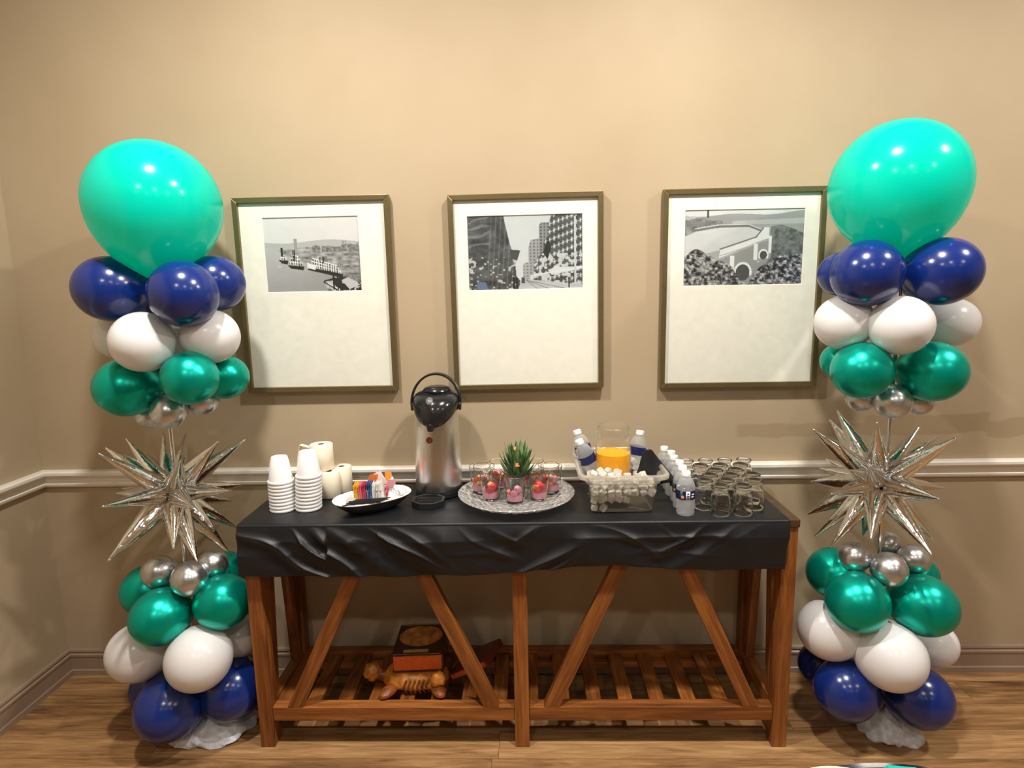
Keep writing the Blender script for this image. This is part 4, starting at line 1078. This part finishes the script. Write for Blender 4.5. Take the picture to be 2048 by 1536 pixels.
# ------------------------------------------------------------------ upturned glasses
def glass_parts(t):
    H = .100
    o_ = [(.0322, 0), (.0332, .001), (.0338, .012), (.0336, .026), (.0318, .046), (.0285, .066), (.0235, .080), (.0215, .085), (.0225, .088), (.0260, .092), (.0275, .0955), (.0265, .099), (.0240, H), (.018, H-.003), (0, H-.004)]
    i_ = [(0, .080), (.0185, .079), (.0262, .065), (.0300, .046), (.0318, .026), (.0320, .012), (.0312, .001)]
    obj('bowl_wall', MB().lathe(o_+i_, 40, closed=True), 'glass_real', t, True, True, angle=60)
GL = [(.634, -.382, 'front left upturned glass at the table edge'), (.707, -.382, 'front right upturned glass at the table edge'),
      (.598, -.324, 'upturned glass directly right of the front water bottle'), (.671, -.324, 'upturned glass right behind the gap between the two front glasses'), (.764, -.330, 'upturned glass nearest the bare wooden table corner'),
      (.634, -.266, 'left upturned glass in the third row from the front'), (.707, -.266, 'middle upturned glass in the third row from the front'), (.782, -.262, 'right upturned glass in the third row from the front'),
      (.671, -.208, 'left of the two upturned glasses in the fourth row from the front'), (.744, -.205, 'right of the two upturned glasses in the fourth row from the front'),
      (.634, -.150, 'left upturned glass in the row before the back one'), (.707, -.148, 'middle upturned glass in the row before the back one'), (.782, -.145, 'right upturned glass in the row before the back one'),
      (.600, -.085, 'upturned glass in the back row nearest the water bottles'), (.672, -.085, 'second upturned glass from the bottles in the back row'), (.745, -.083, 'third upturned glass from the bottles in the back row'), (.818, -.080, 'rightmost upturned glass in the back row')]
g0 = None
for x, y, lb in GL:
    if g0 is None: g0 = thing('upturned_glass', lb, 'glass', (x, y, Z), 'upturned glasses'); glass_parts(g0)
    else: dup(g0, (x, y, Z), lb)

# ------------------------------------------------------------------ things on the shelf
SZ = .1405
tu = thing('turtle_figurine', 'carved wooden turtle figurine on the slatted shelf carrying a book', 'figurine', (-.432, -.265, SZ))
def dome(rx, ry, h, z0, n=32, m=9, flat=.75):
    rows_ = []
    for k in range(m+1):
        a = math.pi/2*k/m*.98; r = math.cos(a)**.8; z = z0+h*min(flat, math.sin(a))/flat
        rows_.append([(rx*r*math.cos(2*math.pi*i/n), ry*r*math.sin(2*math.pi*i/n), z) for i in range(n+1)])
    rows_.insert(0, [(rx*.8*math.cos(2*math.pi*i/n), ry*.8*math.sin(2*math.pi*i/n), z0-.012) for i in range(n+1)]); mb = MB().grid(rows_)
    mb.f.append(tuple(range(n))); mb.f.append(tuple(len(mb.v)-n-1+i for i in range(n))); return mb
sh = obj('shell', dome(.125, .080, .045, .022), 'turtle', tu, True, True, angle=60)
for i in range(6):
    x = -.02+i*.016; obj('shell_rib', MB().tube([(x-.012*(1-abs(k)), -.083*math.sqrt(max(0, 1-(x/.125)**2))*(1-.10*abs(k)), .036+.026*k) for k in (-1, -.5, 0, .5, .9)], .0035, 6), 'turtle_d', sh, True, True)
obj('head', moved(rock(.033, 9, 3), (-.160, -.010, .050)), 'turtle', tu, True, True, angle=180, label='knobbly carved head')
obj('neck', MB().tube([(-.10, 0, .030), (-.13, -.004, .034), (-.155, -.008, .044)], [.026, .022, .020], 14), 'turtle_d', tu, True, True)
for x, y, a in ((-.085, -.082, -.5), (.095, -.078, .5), (-.085, .07, .5), (.090, .07, -.5)):
    obj('flipper', MB().lathe([(0, 1), (.45, .85), (.8, .4), (.85, 0), (.6, -.6), (0, -1)], 16, Matrix.Translation((x, y, .0215)) @ Matrix.Rotation(a, 4, 'Z') @ Matrix.Diagonal((.030, .052, .020, 1))), 'turtle_d', tu, True, True)
obj('rear_knob', moved(rock(.030, 19, 3), (.092, -.058, .052)), 'turtle', tu, True, True, angle=180)
def book(name, label, loc, w_, d_, h_, rot, cov, pages='page', oval=False):
    t = thing(name, label, 'book', loc); t.rotation_euler = rot
    obj('front_cover', MB().box(-w_/2, w_/2, -d_/2, d_/2, h_-.004, h_), cov, t, local=True, bevel=.001); obj('back_cover', MB().box(-w_/2, w_/2, -d_/2, d_/2, 0, .004), cov, t, local=True, bevel=.001)
    obj('spine', MB().prism([(w_/2, -d_/2), (w_/2+.007, -d_/2), (w_/2+.007, d_/2), (w_/2, d_/2)], 0, h_), cov, t, local=True, bevel=.002)
    obj('pages', MB().box(-w_/2+.005, w_/2-.001, -d_/2+.004, d_/2-.004, .004, h_-.004), pages, t, local=True, label='orange-stained page edges')
    if oval:
        q = [(math.cos(a)*w_*.45, d_*.10+math.sin(a)*d_*.33) for a in np.linspace(0, 2*math.pi, 41)[:-1]]; obj('map_medallion', MB().prism(q, h_, h_+.0006), 'map', t, local=True, label='antique oval map print on the cover')
        obj('title_plate', MB().box(-w_*.28, w_*.22, -d_*.42, -d_*.33, h_, h_+.0006), 'map_edge', t, local=True)
        for s_ in (-1, 1): obj('cover_line', MB().box(-w_/2+.004, w_/2-.004, s_*(d_/2-.006)-.0012, s_*(d_/2-.006)+.0012, h_, h_+.0005), 'map_edge', t, local=True)
    return t
book('old_book', 'thick old book with an oval map on its dark cover and orange page edges', (-.421, -.205, SZ+.072), .182, .205, .066, (.0, -.02, .03), 'cover', oval=True)
book('leaning_book', 'oxblood leather book leaning against the turtle under the console table', (-.205, -.225, SZ+.050), .17, .15, .028, (0, -.55, -.35), 'cover_red')

# ------------------------------------------------------------------ round table near the viewer
rt = thing('round_side_table', 'round glass-topped table with chrome rim at the bottom edge of the picture', 'table', (.602, -1.705, 0))
obj('table_rim', MB().lathe([(.352, .734), (.362, .734), (.366, .738), (.366, .748), (.362, .752), (.352, .752)], 96, closed=True), 'chrome', rt, True, True)
obj('glass_top', MB().lathe([(0, .738), (.352, .738), (.352, .748), (0, .748)], 96), 'glass_thick', rt, False, True)
obj('pedestal', MB().lathe([(0, 0), (.20, 0), (.20, .012), (.06, .03), (.03, .06), (.03, .70), (.10, .738), (0, .738)], 40), 'chrome', rt, True, True)
pl = obj('dinner_plate', MB().lathe([(0, 0), (.07, 0), (.075, .004), (.125, .014), (.127, .017), (.123, .017), (.075, .008), (0, .006)], 56), 'cream', None, True, True, angle=60); pl.location = (.507, -1.492, .7485)
tag(pl, 'cream plate on the near round table', 'plate')
def folded(w_, d_, mkey, loc, rz, lb):
    P = MB()
    for k in range(3): P.box(-w_/2+.002*k, w_/2-.002*k, -d_/2+.001*k, d_/2-.001*k, .0022*k, .0022*k+.002)
    o = obj('folded_napkin', P, mkey, None, local=True, bevel=.0008); o.location = loc; o.rotation_euler = (0, 0, rz); tag(o, lb, 'napkin'); return o
folded(.055, .15, 'teal_cloth', (.628, -1.430, .7520), -.10, 'teal folded napkin beside the cream plate on the near table')
folded(.020, .14, 'navy_cloth', (.676, -1.436, .7520), -.16, 'narrow navy folded napkin right of the teal one')
